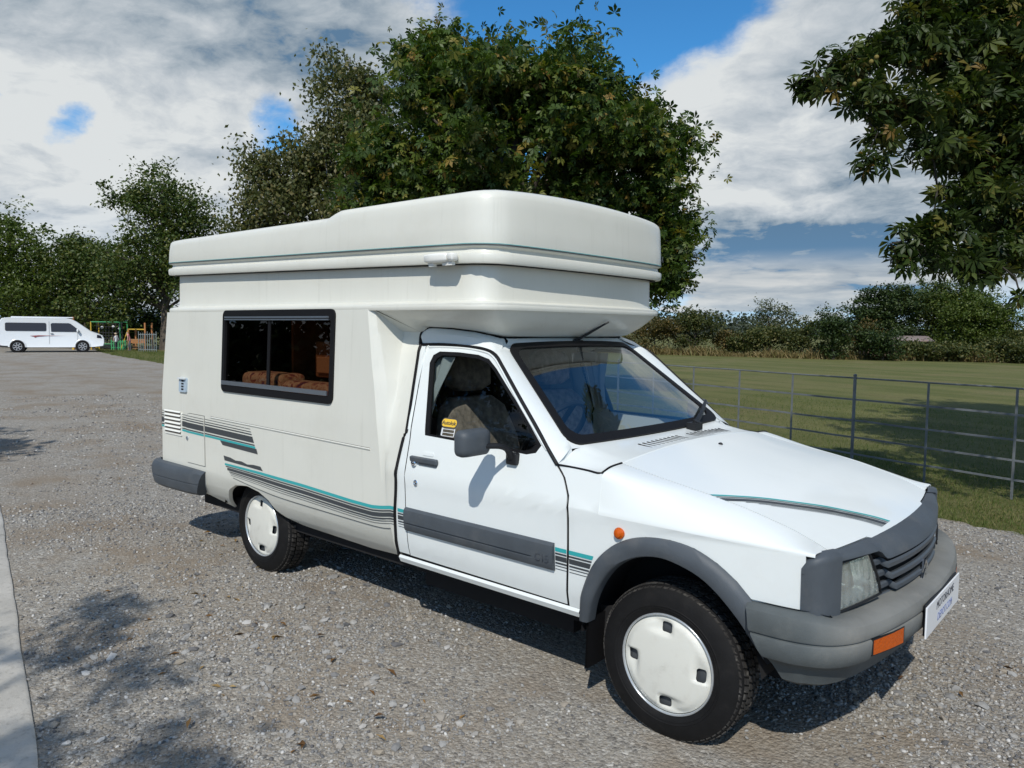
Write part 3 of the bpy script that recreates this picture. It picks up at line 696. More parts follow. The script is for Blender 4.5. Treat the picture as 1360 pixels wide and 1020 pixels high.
def front():
    # nose panel under the bonnet edge
    ys = np.linspace(-.640, .640, 61); rows = []
    zl = lambda y: .739-.040*float(1-ss(.35, .43, abs(y)))
    for k in range(7):
        row = []
        for y in ys:
            e = Vector((bedge(y)+.003, y, bonz(bedge(y), y)-.003)); l = Vector((grx(y)-.004, y, zl(y)))
            t = (0, .12, .4, .72, .94, 1.0, 1.0)[k]; c = e.lerp(l, .55)+Vector((.020, 0, .016))
            p = (1-t)**2*e+2*t*(1-t)*c+t*t*l
            if k == 6: p = p+Vector((-.05, 0, .004))
            row.append(p)
        rows.append(row)
    gp = MB().loft(rows).build('grille_panel', G['grey'], van, angle=40)
    for s in (-1, 1):
        # end cap wrapping onto the wing
        cols = []
        for x, y, zt in ((.470, None, .728), (.482, None, .747), (.500, None, .760), (.520, .748, .768), (.540, .714, .771), (.551, .672, .769), (.556, .640, .762), (.535, .634, .760)):
            col = []
            for z in (.552, .60, .66, .71, zt-.022, zt-.008, zt):
                yy = cabw(x, z)+.006 if y is None else y
                col.append((x-(.004 if z > zt-.004 else 0), s*(yy-(.008 if z > zt-.004 else 0)), z))
            col.append((x-.03, s*(col[-1][1]*s-.035), zt+.004)); cols.append(col)
        cols.insert(0, [(p[0]+.0, p[1]-s*.012, p[2]) for p in cols[0]])
        MB().loft(cols).build('corner_trim', G['grey'], gp, angle=50)
    # recess behind the bars
    MB().loft([[(grx(y)-.075, y, z) for y in np.linspace(-.64, .64, 21)] for z in (.535, .76)]).loft([[(grx(y)-.02-.06*k, y, .538) for y in np.linspace(-.64, .64, 21)] for k in (0, 1)]).build('grille_back', G['dark'], gp)
    bars = principled('grille_bar', (.066, .078, .092), .45, spec=.4)
    for kk, zt, h in ((.350, .688, .025), (.318, .642, .024), (.278, .597, .024), (.234, .556, .021)):
        st = [-.430, -kk-.055, -kk-.004]+list(np.linspace(-kk, kk, 13))+[kk+.004, kk+.055, .430]
        rings = []
        for y in st:
            inn = abs(y) <= kk+1e-6; x = grx(y)-(.004 if inn else .026); zc = zt+(0.0 if inn else .012)
            rings.append([(x-.018, y, zc-.003), (x-.006, y, zc), (x, y, zc-.006), (x-.002, y, zc-h+.003), (x-.018, y, zc-h+.005)])
        MB().loft(rings, True, True).build('grille_bar', bars, gp, angle=35)
    # twin chevrons
    m = MB()
    for dz in (0, .034):
        for s in (-1, 1):
            a = [(s*.001, .592+dz), (s*.036, .562+dz), (s*.036, .550+dz), (s*.001, .580+dz)]
            m.loft([[(grx(0)+.004, p[0], p[1]) for p in a], [(grx(0)-.006, p[0], p[1]) for p in a]], True, True)
    m.build('emblem', G['chrome'], gp)
    for s in (-1, 1):
        q = [(.640, .573), (.400, .590), (.462, .736), (.652, .727)]
        q = [(s*a, b) for a, b in q]
        hl = patch('headlight', q, lambda y, z: (grx(y)-.010+(.0 if z < .65 else -.012*(z-.65)/.08), y, z), G['lens'], van, step=(.05, .06), thick=.006, out=(1, 0, 0))
        # bowl and inner reflector
        ctr = Vector((grx(.53)-.075, s*.53, .655)); rows = []
        for t, dx in ((1.0, -.018), (.93, -.03), (.72, -.075), (.4, -.105), (.08, -.115)):
            rows.append([(grx(.53 if t < .9 else abs(a))+dx, s*.53+(a-s*.53)*t, .655+(b-.655)*t) for a, b in resamp([(p[0], p[1]) for p in q+[q[0]]], 25)[:-1]])
        MB().loft(rows, True).build('reflector', principled('reflector', (.74, .78, .76), .16, metal=1, bump=.6, bscale=35), hl, angle=20)
        MB().lathe([(0, .028), (.05, .028), (.055, .02), (.055, .0)], ctr+Vector((-.02, 0, 0)), (1, 0, 0), 16, True).build('bulb_shield', G['chrome'], hl)
        fr = resamp([(p[0], p[1]) for p in q+[q[0]]], 41)
        MB().tube([(grx(a)-.004-(.0 if b < .65 else .012*(b-.65)/.08), a, b) for a, b in fr], .0045, 6).build('lamp_surround', G['black'], hl)
front()

def front_bumper():
    half = [(.300, .803), (.42, .799), (.505, .782), (.568, .742), (.612, .674), (.638, .590), (.662, .480), (.686, .320), (.700, .160), (.705, 0)]
    P = curve([(x, -y) for x, y in half]+[(x, y) for x, y in half[-2::-1]], 121)
    T = np.gradient(P, axis=0); T /= np.linalg.norm(T, axis=1)[:, None]; N = np.stack([-T[:, 1]*-1, -T[:, 0]], 1)
    prof = [(-.11, .333), (-.082, .337), (-.062, .350), (-.045, .395), (-.030, .415), (-.002, .430), (.010, .452), (.012, .494), (.010, .4985), (.004, .501), (.004, .5045), (.010, .507), (.012, .515), (.011, .530), (.004, .546), (-.014, .557), (-.045, .562), (-.11, .566)]
    rows = []
    for o, z in prof:
        row = []
        for i, (p, n) in enumerate(zip(P, N)):
            k = 1-float(ss(.50, .66, p[0]))            # along the flank the top is higher
            zz = z+(.030*k if z > .52 else 0)
            oo = o if not (k > .5 and o < -.05 and z > .5) else -.03
            xs = float(np.interp(z, [.336, .42, .51, .59], [.425, .378, .328, .300]))
            xx = p[0] if p[0] > .5 else xs+(p[0]-.300)*(.5-xs)/.2
            row.append((xx+n[0]*oo, p[1]+n[1]*oo, zz))
        rows.append(row)
    # keep the outward side outward
    if N[60][0] < 0: raise SystemExit('bumper normals')
    b = MB().loft(rows).build('front_bumper', G['bump'], van, angle=28)
    for s in (-1, 1):
        base = lambda y: float(np.interp(abs(y), [0, .16, .32, .48, .59, .674], [.705, .700, .686, .662, .638, .612]))
        o = [(s*.606, .448), (s*.398, .437), (s*.398, .496), (s*.606, .502)]
        c = np.mean(o, 0)
        ind = patch('indicator', [tuple(c+(np.array(p)-c)*(.94, .86)) for p in o], lambda y, z: (base(y)+.014, y, z), G['amber'], van, step=(.05, .03), thick=.01, out=(1, 0, 0))
        ind.parent = b
        patch('indicator_frame', o, lambda y, z: (base(y)+.0135, y, z), G['black'], ind, step=(.05, .03), holes=[[tuple(c+(np.array(p)-c)*(.94, .86)) for p in o]], thick=.012, out=(1, 0, 0))
    pl = MB().box((.7215, 0, .472), (.006, .52, .111)).build('number_plate', G['plate'], b, bevel=.002)
    MB().box((.7135, 0, .4765), (.008, .49, .112)).build('plate_holder', G['black'], b, bevel=.003)
    letters('lettering', 'MOTORHOME', G['ink'], pl, .042, (.7248, 0.02, .496), (R(90), 0, R(90)), .0006, 1.05)
    letters('lettering', 'DEPOT.COM', G['inkblue'], pl, .040, (.7248, 0.02, .449), (R(90), 0, R(90)), .0006, 1.05)
front_bumper()

def wheel(name, x, y, s):
    w = empty(name, (x, y, .271), 0, van)          # y is the plane of the hubcap; s points outward
    Rt = .283
    o = lambda h: s*h
    prof = [(-.170, .17), (-.172, .22), (-.165, .262), (-.150, .277), (-.142, Rt), (-.115, Rt), (-.114, Rt-.008), (-.108, Rt-.008), (-.107, Rt), (-.062, Rt), (-.061, Rt-.008), (-.055, Rt-.008), (-.054, Rt), (-.026, Rt-.001), (-.014, .276), (-.002, .262), (.006, .235), (.0085, .214), (.0105, .212), (.0085, .210), (.0075, .2035), (.009, .2025), (.0075, .2015), (.004, .190), (-.002, .183), (-.014, .180)]
    MB().lathe([(s*a, b) for a, b in prof], (0, 0, 0), (0, 1, 0), 72).build('tyre', G['tyre'], w, angle=30)
    m = MB(); n = 64
    for i in range(n):
        a0 = 2*math.pi*i/n
        for h0, h1, sk in ((-.141, -.116, .02), (-.106, -.086, -.02), (-.083, -.063, .02), (-.053, -.027, .03), (-.024, -.010, .03)):
            a = a0+sk*(h0 > -.1); d = 2*math.pi/n*.36; r0, r1 = (Rt-.006, Rt+.0035) if h0 > -.15 else (0, 0)
            rr = r1-(.006 if h0 > -.025 else 0); r2 = rr-(.006 if h0 > -.025 else 0)
            v = []
            for hh, rad in ((h0, rr), (h1, r2)):
                for da, q in ((-d, r0-.008), (-d, rad), (d, rad), (d, r0-.008)):
                    t = a+da+(.035 if hh == h1 else 0); v.append((q*math.cos(t), s*hh, q*math.sin(t)))
            m.add(v, [(1, 2, 6, 5), (0, 1, 5, 4), (2, 3, 7, 6), (0, 3, 2, 1), (4, 5, 6, 7)])
    tr = m.build('tread', G['tread'], w, recalc=False); tr['kind'] = 'stuff'
    # hubcap: domed disc with four openings and scoops
    ol = [(.174*math.cos(t), .174*math.sin(t)) for t in np.linspace(0, 2*math.pi, 64, endpoint=False)]
    holes = []; cen = []
    for k in range(4):
        a = R(90+90*k); cx, cz = .136*math.cos(a), .136*math.sin(a); cen.append((a, cx, cz))
        rr = rrect(-.022, -.018, .022, .018, .009, 3)
        holes.append([(cx+p[0]*-math.sin(a)+p[1]*math.cos(a), cz+p[0]*math.cos(a)+p[1]*math.sin(a)) for p in rr])
    def f(u, v):
        r = math.hypot(u, v); h = .012*(1-(r/.174)**2)-.012*float(ss(.150, .178, r))
        for a, cx, cz in cen:
            lx = (u-cx)*-math.sin(a)+(v-cz)*math.cos(a); lr = (u-cx)*math.cos(a)+(v-cz)*math.sin(a)
            wdt = .026+.0*lx; side = lx if lx > 0 else -lx*.35
            h -= .019*math.exp(-(lr/.024)**4)*math.exp(-((lx-.028)/.052)**4)*float(ss(-.03, -.018, lx))*(1-.75*float(ss(.0, .075, lx)))
        return (u, s*(h+.004), v)
    cap = patch('hubcap', ol, f, G['cap'], w, holes=holes, step=.0085, thick=.004, out=(0, s, 0))
    MB().lathe([(s*-.010, .184), (s*.002, .183), (s*.004, .1795), (s*.002, .176), (s*-.006, .1755)], (0, 0, 0), (0, 1, 0), 64).build('trim_ring', principled('ring_grey', (.55, .58, .60), .25, metal=.6), cap, angle=60)
    MB().lathe([(s*-.022, .001), (s*-.022, .10), (s*-.016, .172), (s*-.02, .185)], (0, 0, 0), (0, 1, 0), 40).build('steel_rim', principled('rim_steel', (.10, .11, .12), .5, metal=.5), w)
    for x0, z0 in ((.0, .004), (.0, -.008)):
        MB().loft([[(-.013, s*.0165, z0-.010), (0, s*.0175, z0), (.013, s*.0165, z0-.010)], [(-.013, s*.0165, z0-.014), (0, s*.0175, z0-.004), (.013, s*.0165, z0-.014)]]).build('chevron', G['cap'], cap)
    MB().lathe([(s*-.022, .0), (s*-.022, .06), (s*-.12, .06), (s*-.12, .24), (s*-.17, .2)], (0, 0, 0), (0, 1, 0), 24).build('hub', G['dark'], w)
    return w
wheel('front_wheel', 0, -.745, -1); wheel('front_wheel', 0, .745, 1)
wheel('rear_wheel', -2.752, -.705, -1); wheel('rear_wheel', -2.752, .705, 1)

# ------------------------------------------------------------------ coachbuilt body
CW = rrect(-3.020, 1.070, -1.903, 1.556, .035)
def stripe_poly(pts_top, pts_bot): return pts_top+pts_bot[::-1]
def lowz(x): return float(np.interp(x, [-3.0, -2.6, -2.18, -1.75, -1.59, -1.52, -1.45], [.016, .013, .004, -.013, -.015, -.008, .004]))
PF = [(-1.652, 1.556), (-1.60, 1.26), (-1.583, 1.19), (-1.545, .95), (-1.505, .61), (-1.46, .40)]
def living_body():
    arch = [(-2.330, .356), (-2.447, .379), (-2.514, .412), (-2.550, .469), (-2.633, .508), (-2.755, .527), (-2.890, .512), (-2.985, .470), (-3.055, .407), (-3.140, .320)]
    for s in (-1, 1):
        ol = [(-3.770, 1.549), (-3.815, 1.05), (-3.828, .60), (-3.832, .42), (-3.45, .375), (-3.336, .372)]+arch[::-1]+[(-2.292, .350), (-1.976, .341), (-1.734, .334), (-1.488, .350)]+PF[::-1][0:]
        holes = [CW] if s < 0 else []
        b = patch('living_body' if s < 0 else 'offside_panel', ol, cmpS(s), G['cream'], van if s < 0 else LB[0], holes=holes, step=(.10, .035), thick=.010, out=(0, s, 0))
        if s < 0: LB.append(b)
        mb = MB()
        # bevelled front edge and the return to the cab
        zz = np.concatenate([np.linspace(.39, 1.384, 40), np.linspace(1.40, 1.552, 8)])
        pf = np.array(PF[::-1]); gk = np.array(GASK[::-1])
        rows = []
        P0 = [(np.interp(z, pf[:, 1], pf[:, 0]), s*cmpw(0, z), z) for z in zz]
        wdt = np.interp(zz, [.40, .62, .95, 1.2, 1.55], [.012, .024, .034, .050, .030]); dep = np.interp(zz, [.40, .72, .95, 1.2, 1.55], [.0, .0, .016, .034, .020])
        P1 = [(p[0]+w, p[1]-s*d, p[2]) for p, w, d in zip(P0, wdt, dep)]
        P2 = []
        for z in zz:
            if z <= 1.384: xg = np.interp(z, gk[:, 1], gk[:, 0]); P2.append((xg-.004, s*(cabw(xg, z)+.004), z))
            elif z <= 1.44:
                P2.append(tuple(Vector((-1.43, s*.632, 1.384)).lerp(Vector((-1.452, s*.602, 1.440)), (z-1.384)/.056)))
            else:
                P2.append(tuple(Vector((-1.452, s*.602, 1.440)).lerp(Vector((-1.62, s*.771, 1.552)), (z-1.44)/.112)))
        def back(a, c, kx, ky): return (a[0]+(c[0]-a[0])*kx, a[1]+(c[1]-a[1])*ky, a[2])
        P1b = [back(a, c, .04, .10) for a, c in zip(P1, P2)]; ma = [back(a, c, .14, .70) for a, c in zip(P1, P2)]
        mc = [back(a, c, .22, .90) for a, c in zip(P1, P2)]; md = [back(a, c, .5, .98) for a, c in zip(P1, P2)]
        mb.loft([P0, P1, P1b, ma, mc, md, P2])
        # wheel-opening lip and its liner
        a = curve(arch, 40); lip = MB()
        lip.loft([[(x, s*cmpw(x, z), z) for x, z in a], [(x+(x+2.745)*.01, s*(cmpw(x, z)-.012), z-.008) for x, z in a], [(x, s*(cmpw(x, z)-.026), z-.006) for x, z in a]])
        o = mb.build('front_return', G['cream'], LB[0], angle=33); lip.build('arch_lip', G['cream'], LB[0])
        m = MB(); t = np.linspace(.36, math.pi-.30, 22)
        m.loft([[(-2.745+.43*math.cos(k), s*.72, .25+.33*math.sin(k)) for k in t], [(-2.745+.43*math.cos(k), s*.45, .25+.33*math.sin(k)) for k in t]])
        m.add([(-3.2, s*.45, .3), (-2.3, s*.45, .3), (-2.3, s*.45, .6), (-3.2, s*.45, .6)], [(0, 1, 2, 3)])
        m.build('wheel_liner', G['dark'], LB[0], recalc=False)
        MB().tube([(x, s*(cabw(x, z)+.004), z) for x, z in curve(GASK, 60)], .0075, 6).build('cab_joint', G['rubber'], LB[0])
    # rear wall
    mb = MB(); rows = []
    for z in np.linspace(.42, 1.549, 12):
        xr = np.interp(z, [.42, .6, 1.05, 1.549], [-3.832, -3.828, -3.815, -3.770]); w = cmpw(0, z)
        rows.append([(xr, -w, z), (xr-.025, -w+.012, z), (xr-.04, -w+.05, z)]+[(xr-.045, y, z) for y in np.linspace(-w+.12, w-.12, 6)]+[(xr-.04, w-.05, z), (xr-.025, w-.012, z), (xr, w, z)])
    mb.loft(rows).build('rear_wall', G['cream'], LB[0])
    # ledge, neck band and the flared bowl over the cab: one moulded ring
    # pair the two lines by their landmarks so the bowl does not twist
    def pair(h, k): return np.vstack([resamp(h[i:j+1], m) if q == 0 else resamp(h[i:j+1], m)[1:] for q, (i, j, m) in enumerate(k)])
    pl = [p for p in plan(0.0) if p[0] > -1.60 and p[1] < .002]
    lp = np.array([(-1.62, -.771, 1.556)]+[(x, y, 1.556+.004*float(ss(-1.2, -.9, x))) for x, y in pl]); lp[-1, 1] = 0
    gl = [np.array(GR)*np.array([1, -1, 1]), lp]
    a = pair(gl[0][1:], [(0, 2, 14), (2, 5, 18), (5, 7, 20)]); i1 = int(np.argmin(abs(lp[:, 0]+1.05))); i2 = int(np.argmin(np.hypot(lp[:, 0]+.884, lp[:, 1]+.63))); b = pair(gl[1], [(0, i1, 14), (i1, i2, 18), (i2, len(lp)-1, 20)])
    def full(q): return np.vstack([q, (q*np.array([1, -1, 1]))[-2::-1]])
    a = full(a); b = full(b); ctr = np.array([-1.5, 0, 0])
    outw = b[:, :2]-np.array([-1.5, 0]); outw /= np.linalg.norm(outw, axis=1)[:, None]; outw = np.c_[outw, 0*outw[:, 0]]
    rows = [a]
    for t, dz in ((.3, -.030), (.6, -.034), (.85, -.020), (.96, -.008)):
        q = a+(b-a)*t; q[:, 2] += dz*np.sin(np.linspace(0, np.pi, len(q)))**.3; rows.append(q)
    rows += [b+np.array([0, 0, .0]), b+outw*.004+np.array([0, 0, .008]), b+outw*.002+np.array([0, 0, .016])]
    MB().loft(rows).build('overcab_bowl', G['cream'], LB[0], angle=55)
    gq = curve([tuple(p) for p in gl[0]], 50)+np.array([.004, 0, -.005])*ss(-1.2, -1.05, curve([tuple(p) for p in gl[0]], 50)[:, :1]); gq[-1, 1] = 0
    MB().tube([tuple(p) for p in full(gq)], .0085, 6).build('roof_joint', G['rubber'], LB[0])
    return
LB = []
def plan(off, nose=0.0, rear=-3.765):
    """outline of the upper body seen from above, right rear round the front to left rear; off moves it inwards"""
    h = [(rear+off, 0), (rear+off, .55), (rear+off, .70-off*.5), (rear+off+.010, .752-off), (rear+.035+off, .768-off), (-3.5, .771-off), (-2.4, .771-off), (-1.6, .771-off), (-1.06, .760-off), (-.972+nose-off*.3, .742-off), (-.915+nose-off*.7, .697-off*.75), (-.884+nose-off, .63-off*.4), (-.862+nose-off, .40), (-.853+nose-off, 0)]
    p = curve([(x, -y) for x, y in h]+[(x, y) for x, y in h[-2:0:-1]], 160, True)
    return p
def upper_body():
    b = LB[0]
    rings = []
    for off, z in ((-.001, 1.545), (-.004, 1.553), (-.004, 1.566), (.002, 1.576), (.022, 1.581), (.038, 1.586), (.043, 1.600), (.044, 1.70), (.046, 1.83)):
        p = plan(off); rings.append([(x, y, z) for x, y in p])
    MB().loft(rings, True).build('neck_band', G['cream'], b, angle=48)
    MB().tube([(x, y, 1.7435+.052*float(np.clip((-.83-x)/2.9, 0, 1))) for x, y in list(plan(.030, .012))+[plan(.030, .012)[0]]], .009, 6, False).build('roof_seal', G['rubber'], b)
    # lifting roof
    tilt = lambda x: .052*np.clip((-.83-x)/2.9, 0, 1)
    bump = lambda x: .030*float(ss(-2.02, -1.90, x))
    rf = []
    def ring(off, z, k=0.0, tl=1.0, nose=.018, rb=0.0):
        return [(x, y, z+tl*float(tilt(x))+rb*bump(x)+k*(1-(y/.8)**2)) for x, y in plan(off, nose)]
    rings = [ring(.05, 1.752), ring(.012, 1.740), ring(.002, 1.742), ring(-.002, 1.750), ring(-.003, 1.774), ring(.0, 1.784), ring(.014, 1.790), ring(.018, 1.806), ring(.010, 1.812), ring(.002, 1.814), ring(.0, 1.822),
             ring(.003, 1.90, .004, tl=.8), ring(.007, 1.962, .012, tl=.4, rb=.5), ring(.010, 1.990, .018, tl=.2, rb=.8), ring(.017, 2.006, .022, .1, rb=1), ring(.030, 2.016, .026, 0, rb=1), ring(.055, 2.021, .030, 0, rb=1.0), ring(.11, 2.022, .036, 0, rb=1.0), ring(.30, 2.020, .046, 0, rb=1.0), ring(.52, 2.018, .050, 0, rb=1)]
    roof = MB().loft(rings, True); last = len(roof.v)-160
    roof.f.append(tuple(range(last, last+160))); roof.mi.append(0)
    roof = roof.build('lifting_roof', G['cream'], b, angle=42)
    for z, r, mt in ((1.8195, .0022, 'char'), (1.8245, .0012, 'teal')):
        pts = [(x, y, z+float(tilt(x))) for x, y in plan(-.0005, .018)]
        MB().tube(pts+[pts[0]], r, 5, False).build('roof_pinstripe', G[mt], roof)
    for pts in ([(-.862, .600, 1.842), (-.861, .606, 1.868)], [(-.8615, .604, 1.856), (-.8625, .612, 1.838)]):
        MB().tube([(x+.031, y, z) for x, y, z in pts], .0022, 5).build('scuff', G['char'], roof)
    for s in (-1, 1):
        m = MB(); x0, z0 = -1.135, 1.770
        rows = []
        for t, k in ((-.085, .5), (-.078, .9), (-.03, 1), (.045, 1), (.055, .85), (.06, .7)):
            rows.append([(x0+t, s*(.790+p[0]*k), z0+p[1]*k) for p in rrect(-.022, -.020, .022, .020, .012, 3)])
        m.loft(rows, True, True)
        rows = []
        for t, k in ((.062, .7), (.068, .95), (.092, .95), (.098, .6)):
            rows.append([(x0+t, s*(.788+p[0]*k), z0+p[1]*k) for p in rrect(-.022, -.018, .022, .018, .012, 3)])
        m.loft(rows, True, True)
        m.box((x0-.05, s*.782, z0-.026), (.03, .02, .02)); m.box((x0+.05, s*.782, z0-.024), (.06, .02, .02))
        m.build('roof_latch', principled('latch_white', (.74, .74, .70), .35), roof, angle=50)
def body_details():
    s = -1; b = LB[0]
    # window: black frame, aluminium rails, tinted panes
    w = patch('side_window', CW, cmpS(s, .010), G['rubber'], b, holes=[rrect(-2.990, 1.108, -1.934, 1.503, .018)], step=(.12, .05), thick=.018, out=(0, s, 0))
    for x0, x1 in ((-2.995, -2.512), (-2.512, -1.930)):
        k = 0 if x0 < -2.6 else .004
        patch('pane', [(x0, 1.10), (x1, 1.10), (x1, 1.51), (x0, 1.51)], cmpS(s, -.004+k), G['tint'], w, step=(.3, .1), out=(0, s, 0))
    for z0, z1, x0, x1 in ((1.498, 1.505, -2.995, -1.95), (1.510, 1.519, -2.995, -1.95), (1.112, 1.136, -3.012, -1.947)):
        patch('rail', [(x0, z0), (x1, z0), (x1, z1), (x0, z1)], cmpS(s, .014), G['alu'], w, step=(.2, 0), thick=.008, out=(0, s, 0))
    patch('mullion', [(-2.528, 1.136), (-2.502, 1.136), (-2.502, 1.50), (-2.528, 1.50)], cmpS(s, .004), G['rubber'], w, step=(0, .1), thick=.01, out=(0, s, 0))
    # locker hatch, fridge vent, mains socket
    h = patch('locker_hatch', [(-3.466, .583), (-3.240, .583), (-3.240, .897), (-3.430, .899), (-3.466, .890)], cmpS(s, .006), G['cream'], b, step=(.1, .06), thick=.006, out=(0, s, 0))
    gm = principled('joint_shadow', (.13, .13, .12), .7)
    patch('hatch_gap', [(-3.469, .579), (-3.236, .579), (-3.236, .901), (-3.432, .903), (-3.469, .893)], cmpS(s, .0012), gm, h, step=(.1, .06), out=(0, s, 0))
    MB().lathe([(0, .012), (.006, .012), (.007, .004)], (-3.455, -cmpw(0, .739)-.006, .739), (0, -1, 0), 14, True).build('hatch_lock', G['alu'], h)
    v = patch('fridge_vent', rrect(-3.775, .742, -3.537, .896, .008), cmpS(s, .006), principled('vent_cream', (.76, .76, .70), .4), b, step=(.1, .05), thick=.008, out=(0, s, 0))
    for k in range(6):
        z = .754+k*.0255
        patch('vent_slot', [(-3.768, z), (-3.545, z), (-3.545, z+.009), (-3.768, z+.009)], cmpS(s, .0072), principled('vent_shadow', (.10, .085, .07), .8), v, step=0, out=(0, s, 0))
        MB().loft([[(x, -cmpw(0, z)-.006, z+.010) for x in (-3.77, -3.543)], [(x, -cmpw(0, z)-.014, z+.013) for x in (-3.77, -3.543)], [(x, -cmpw(0, z)-.006, z+.022) for x in (-3.77, -3.543)]]).build('vent_blade', principled('vent_cream', (.76, .76, .70), .4), v)
    k = patch('mains_socket', rrect(-3.556, 1.034, -3.461, 1.126, .006), cmpS(s, .012), principled('socket_blue_grey', (.38, .47, .55), .4), b, step=0, thick=.014, out=(0, s, 0))
    MB().box((-3.508, -cmpw(0, 1.1)-.016, 1.122), (.09, .02, .008)).build('socket_hood', principled('socket_white', (.62, .66, .68), .4), k)
    for z in (1.052, 1.070, 1.088, 1.106): patch('socket_slot', rrect(-3.522, z-.0055, -3.490, z+.0055, .002, 2), cmpS(s, .0126), G['dark'], k, step=0, out=(0, s, 0))
    # moulded groove under the window
    p = [(x, -cmpw(0, z)-.0005, z) for x, z in resamp([(-3.16, .898), (-1.602, .874)], 10)]
    MB().tube(p, .005, 6).build('moulded_bead', G['cream'], b)
    MB().tube([(x, y-.001, z+.006) for x, y, z in p], .0012, 5).build('bead_joint', gm, b)
    # upper stripe set
    def up(x): return -.017*(x+3.51)/.85
    for z0, z1, mt in ((.884, .887, 'char'), (.867, .8715, 'char'), (.8515, .8585, 'char'), (.808, .843, 'char'), (.792, .7995, 'char'), (.7765, .789, 'teal')):
        xe = lambda z: -2.69+(.870-z)*.50
        for x0, x1, o in ((-3.829, -3.777, .0015), (-3.535, -3.470, .0015), (-3.466, -3.240, .0075), (-3.236, None, .0015)):
            if x1 is None:
                a = [(x0, z0+up(x0)), (xe(z0), z0+up(-2.66)), (xe(z1), z1+up(-2.66)), (x0, z1+up(x0))]
            else: a = [(x0, z0+up(x0)), (x1, z0+up(x1)), (x1, z1+up(x1)), (x0, z1+up(x0))]
            patch('stripe', a, cmpS(s, o), G[mt], b, step=.2, out=(0, s, 0))
    patch('stripe', [(-3.048, .766), (-3.018, .741), (-2.620, .730), (-2.634, .759)], cmpS(s, .0015), G['char'], b, step=.1, out=(0, s, 0))
    patch('stripe', [(-3.008, .678), (-2.925, .674), (-2.87, .664), (-2.80, .667), (-2.735, .657), (-2.665, .663), (-2.593, .662), (-2.568, .639), (-2.78, .645), (-2.997, .650)], cmpS(s, .0015), G['char'], b, step=.1, out=(0, s, 0))
    # lower stripe set, flowing towards the cab
    for (z0, z1, mt), xs in zip(STRIPE, (-2.993, -2.983, -2.965, -2.942, -2.932, -2.925)):
        X = np.linspace(xs, -1.425, 60)
        k = lambda x: (1-.25*float(ss(-2.3, -3.0, x)))
        m = MB()
        def yy(x, z):
            P1x = np.interp(z, [.40, .61, .95], [-1.448, -1.479, -1.509])
            d = .0022
            gx = -1.424
            P0x = np.interp(z, [p[1] for p in PF[::-1]], [p[0] for p in PF[::-1]])
            w0 = cmpw(x, z)
            if x > P0x:
                t = min(1, (x-P0x)/max(1e-3, gx-P0x)); w0 = w0*(1-t)+(cabw(gx, z)+.004)*t
                w0 -= .006*math.sin(math.pi*t)*0
            return -(w0+d)
        c = .618
        rows = []
        for z in (z0, z1):
            rows.append([(x, yy(x, c+lowz(x)+(z-c)*k(x)), c+lowz(x)+(z-c)*k(x)) for x in X])
        m.loft(rows).build('stripe', G[mt], b, recalc=False)
    for z0, z1, mt in STRIPE:
        patch('stripe', [(-1.402, z0), (-1.350, z0), (-1.350, z1), (-1.402, z1)], cabS(s, .0018), G[mt], cab_body, step=.05)
    q = curve([(-2.90, .556), (-2.65, .530), (-2.386, .510), (-1.844, .500), (-1.55, .499), (-1.44, .514)], 40)
    MB().loft([[(x, -cmpw(0, z)-.002, z) for x, z in q], [(x, -cmpw(0, z)-.002, z-.003) for x, z in q]]).build('stripe', G['char'], b, recalc=False)
    # rear bumper
    pth = [(-3.235, .806), (-3.40, .822), (-3.78, .834), (-3.92, .815), (-3.978, .755), (-4.0, .60), (-4.005, 0)]
    P = curve([(x, -y) for x, y in pth]+[(x, y) for x, y in pth[-2::-1]], 90)
    T = np.gradient(P, axis=0); T /= np.linalg.norm(T, axis=1)[:, None]; N = np.stack([-T[:, 1], T[:, 0]], 1)
    if N[45][0] > 0: N = -N
    rows = []
    for o, z in ((-.07, .372), (-.02, .376), (.004, .395), (.014, .43), (.016, .452), (.012, .455), (.018, .459), (.020, .49), (.014, .525), (-.002, .545), (-.04, .552)):
        row = []
        for p, n in zip(P, N):
            x = p[0]+n[0]*o; slant = .115*(.552-z)/.18*float(ss(-3.55, -3.23, p[0]))
            row.append((x-slant, p[1]+n[1]*o, z))
        rows.append(row)
    rb = MB().loft(rows)
    for k in (0, 89): rb.add([r[k] for r in rows], [tuple(range(len(rows)))])
    rb.build('rear_bumper', G['grey'], b, angle=30)
    MB().tube([(-3.60, -.60, .40), (-3.80, -.62, .35), (-3.93, -.64, .325)], .028, 12).build('exhaust_pipe', G['rust'], b)
living_body(); upper_body(); body_details()

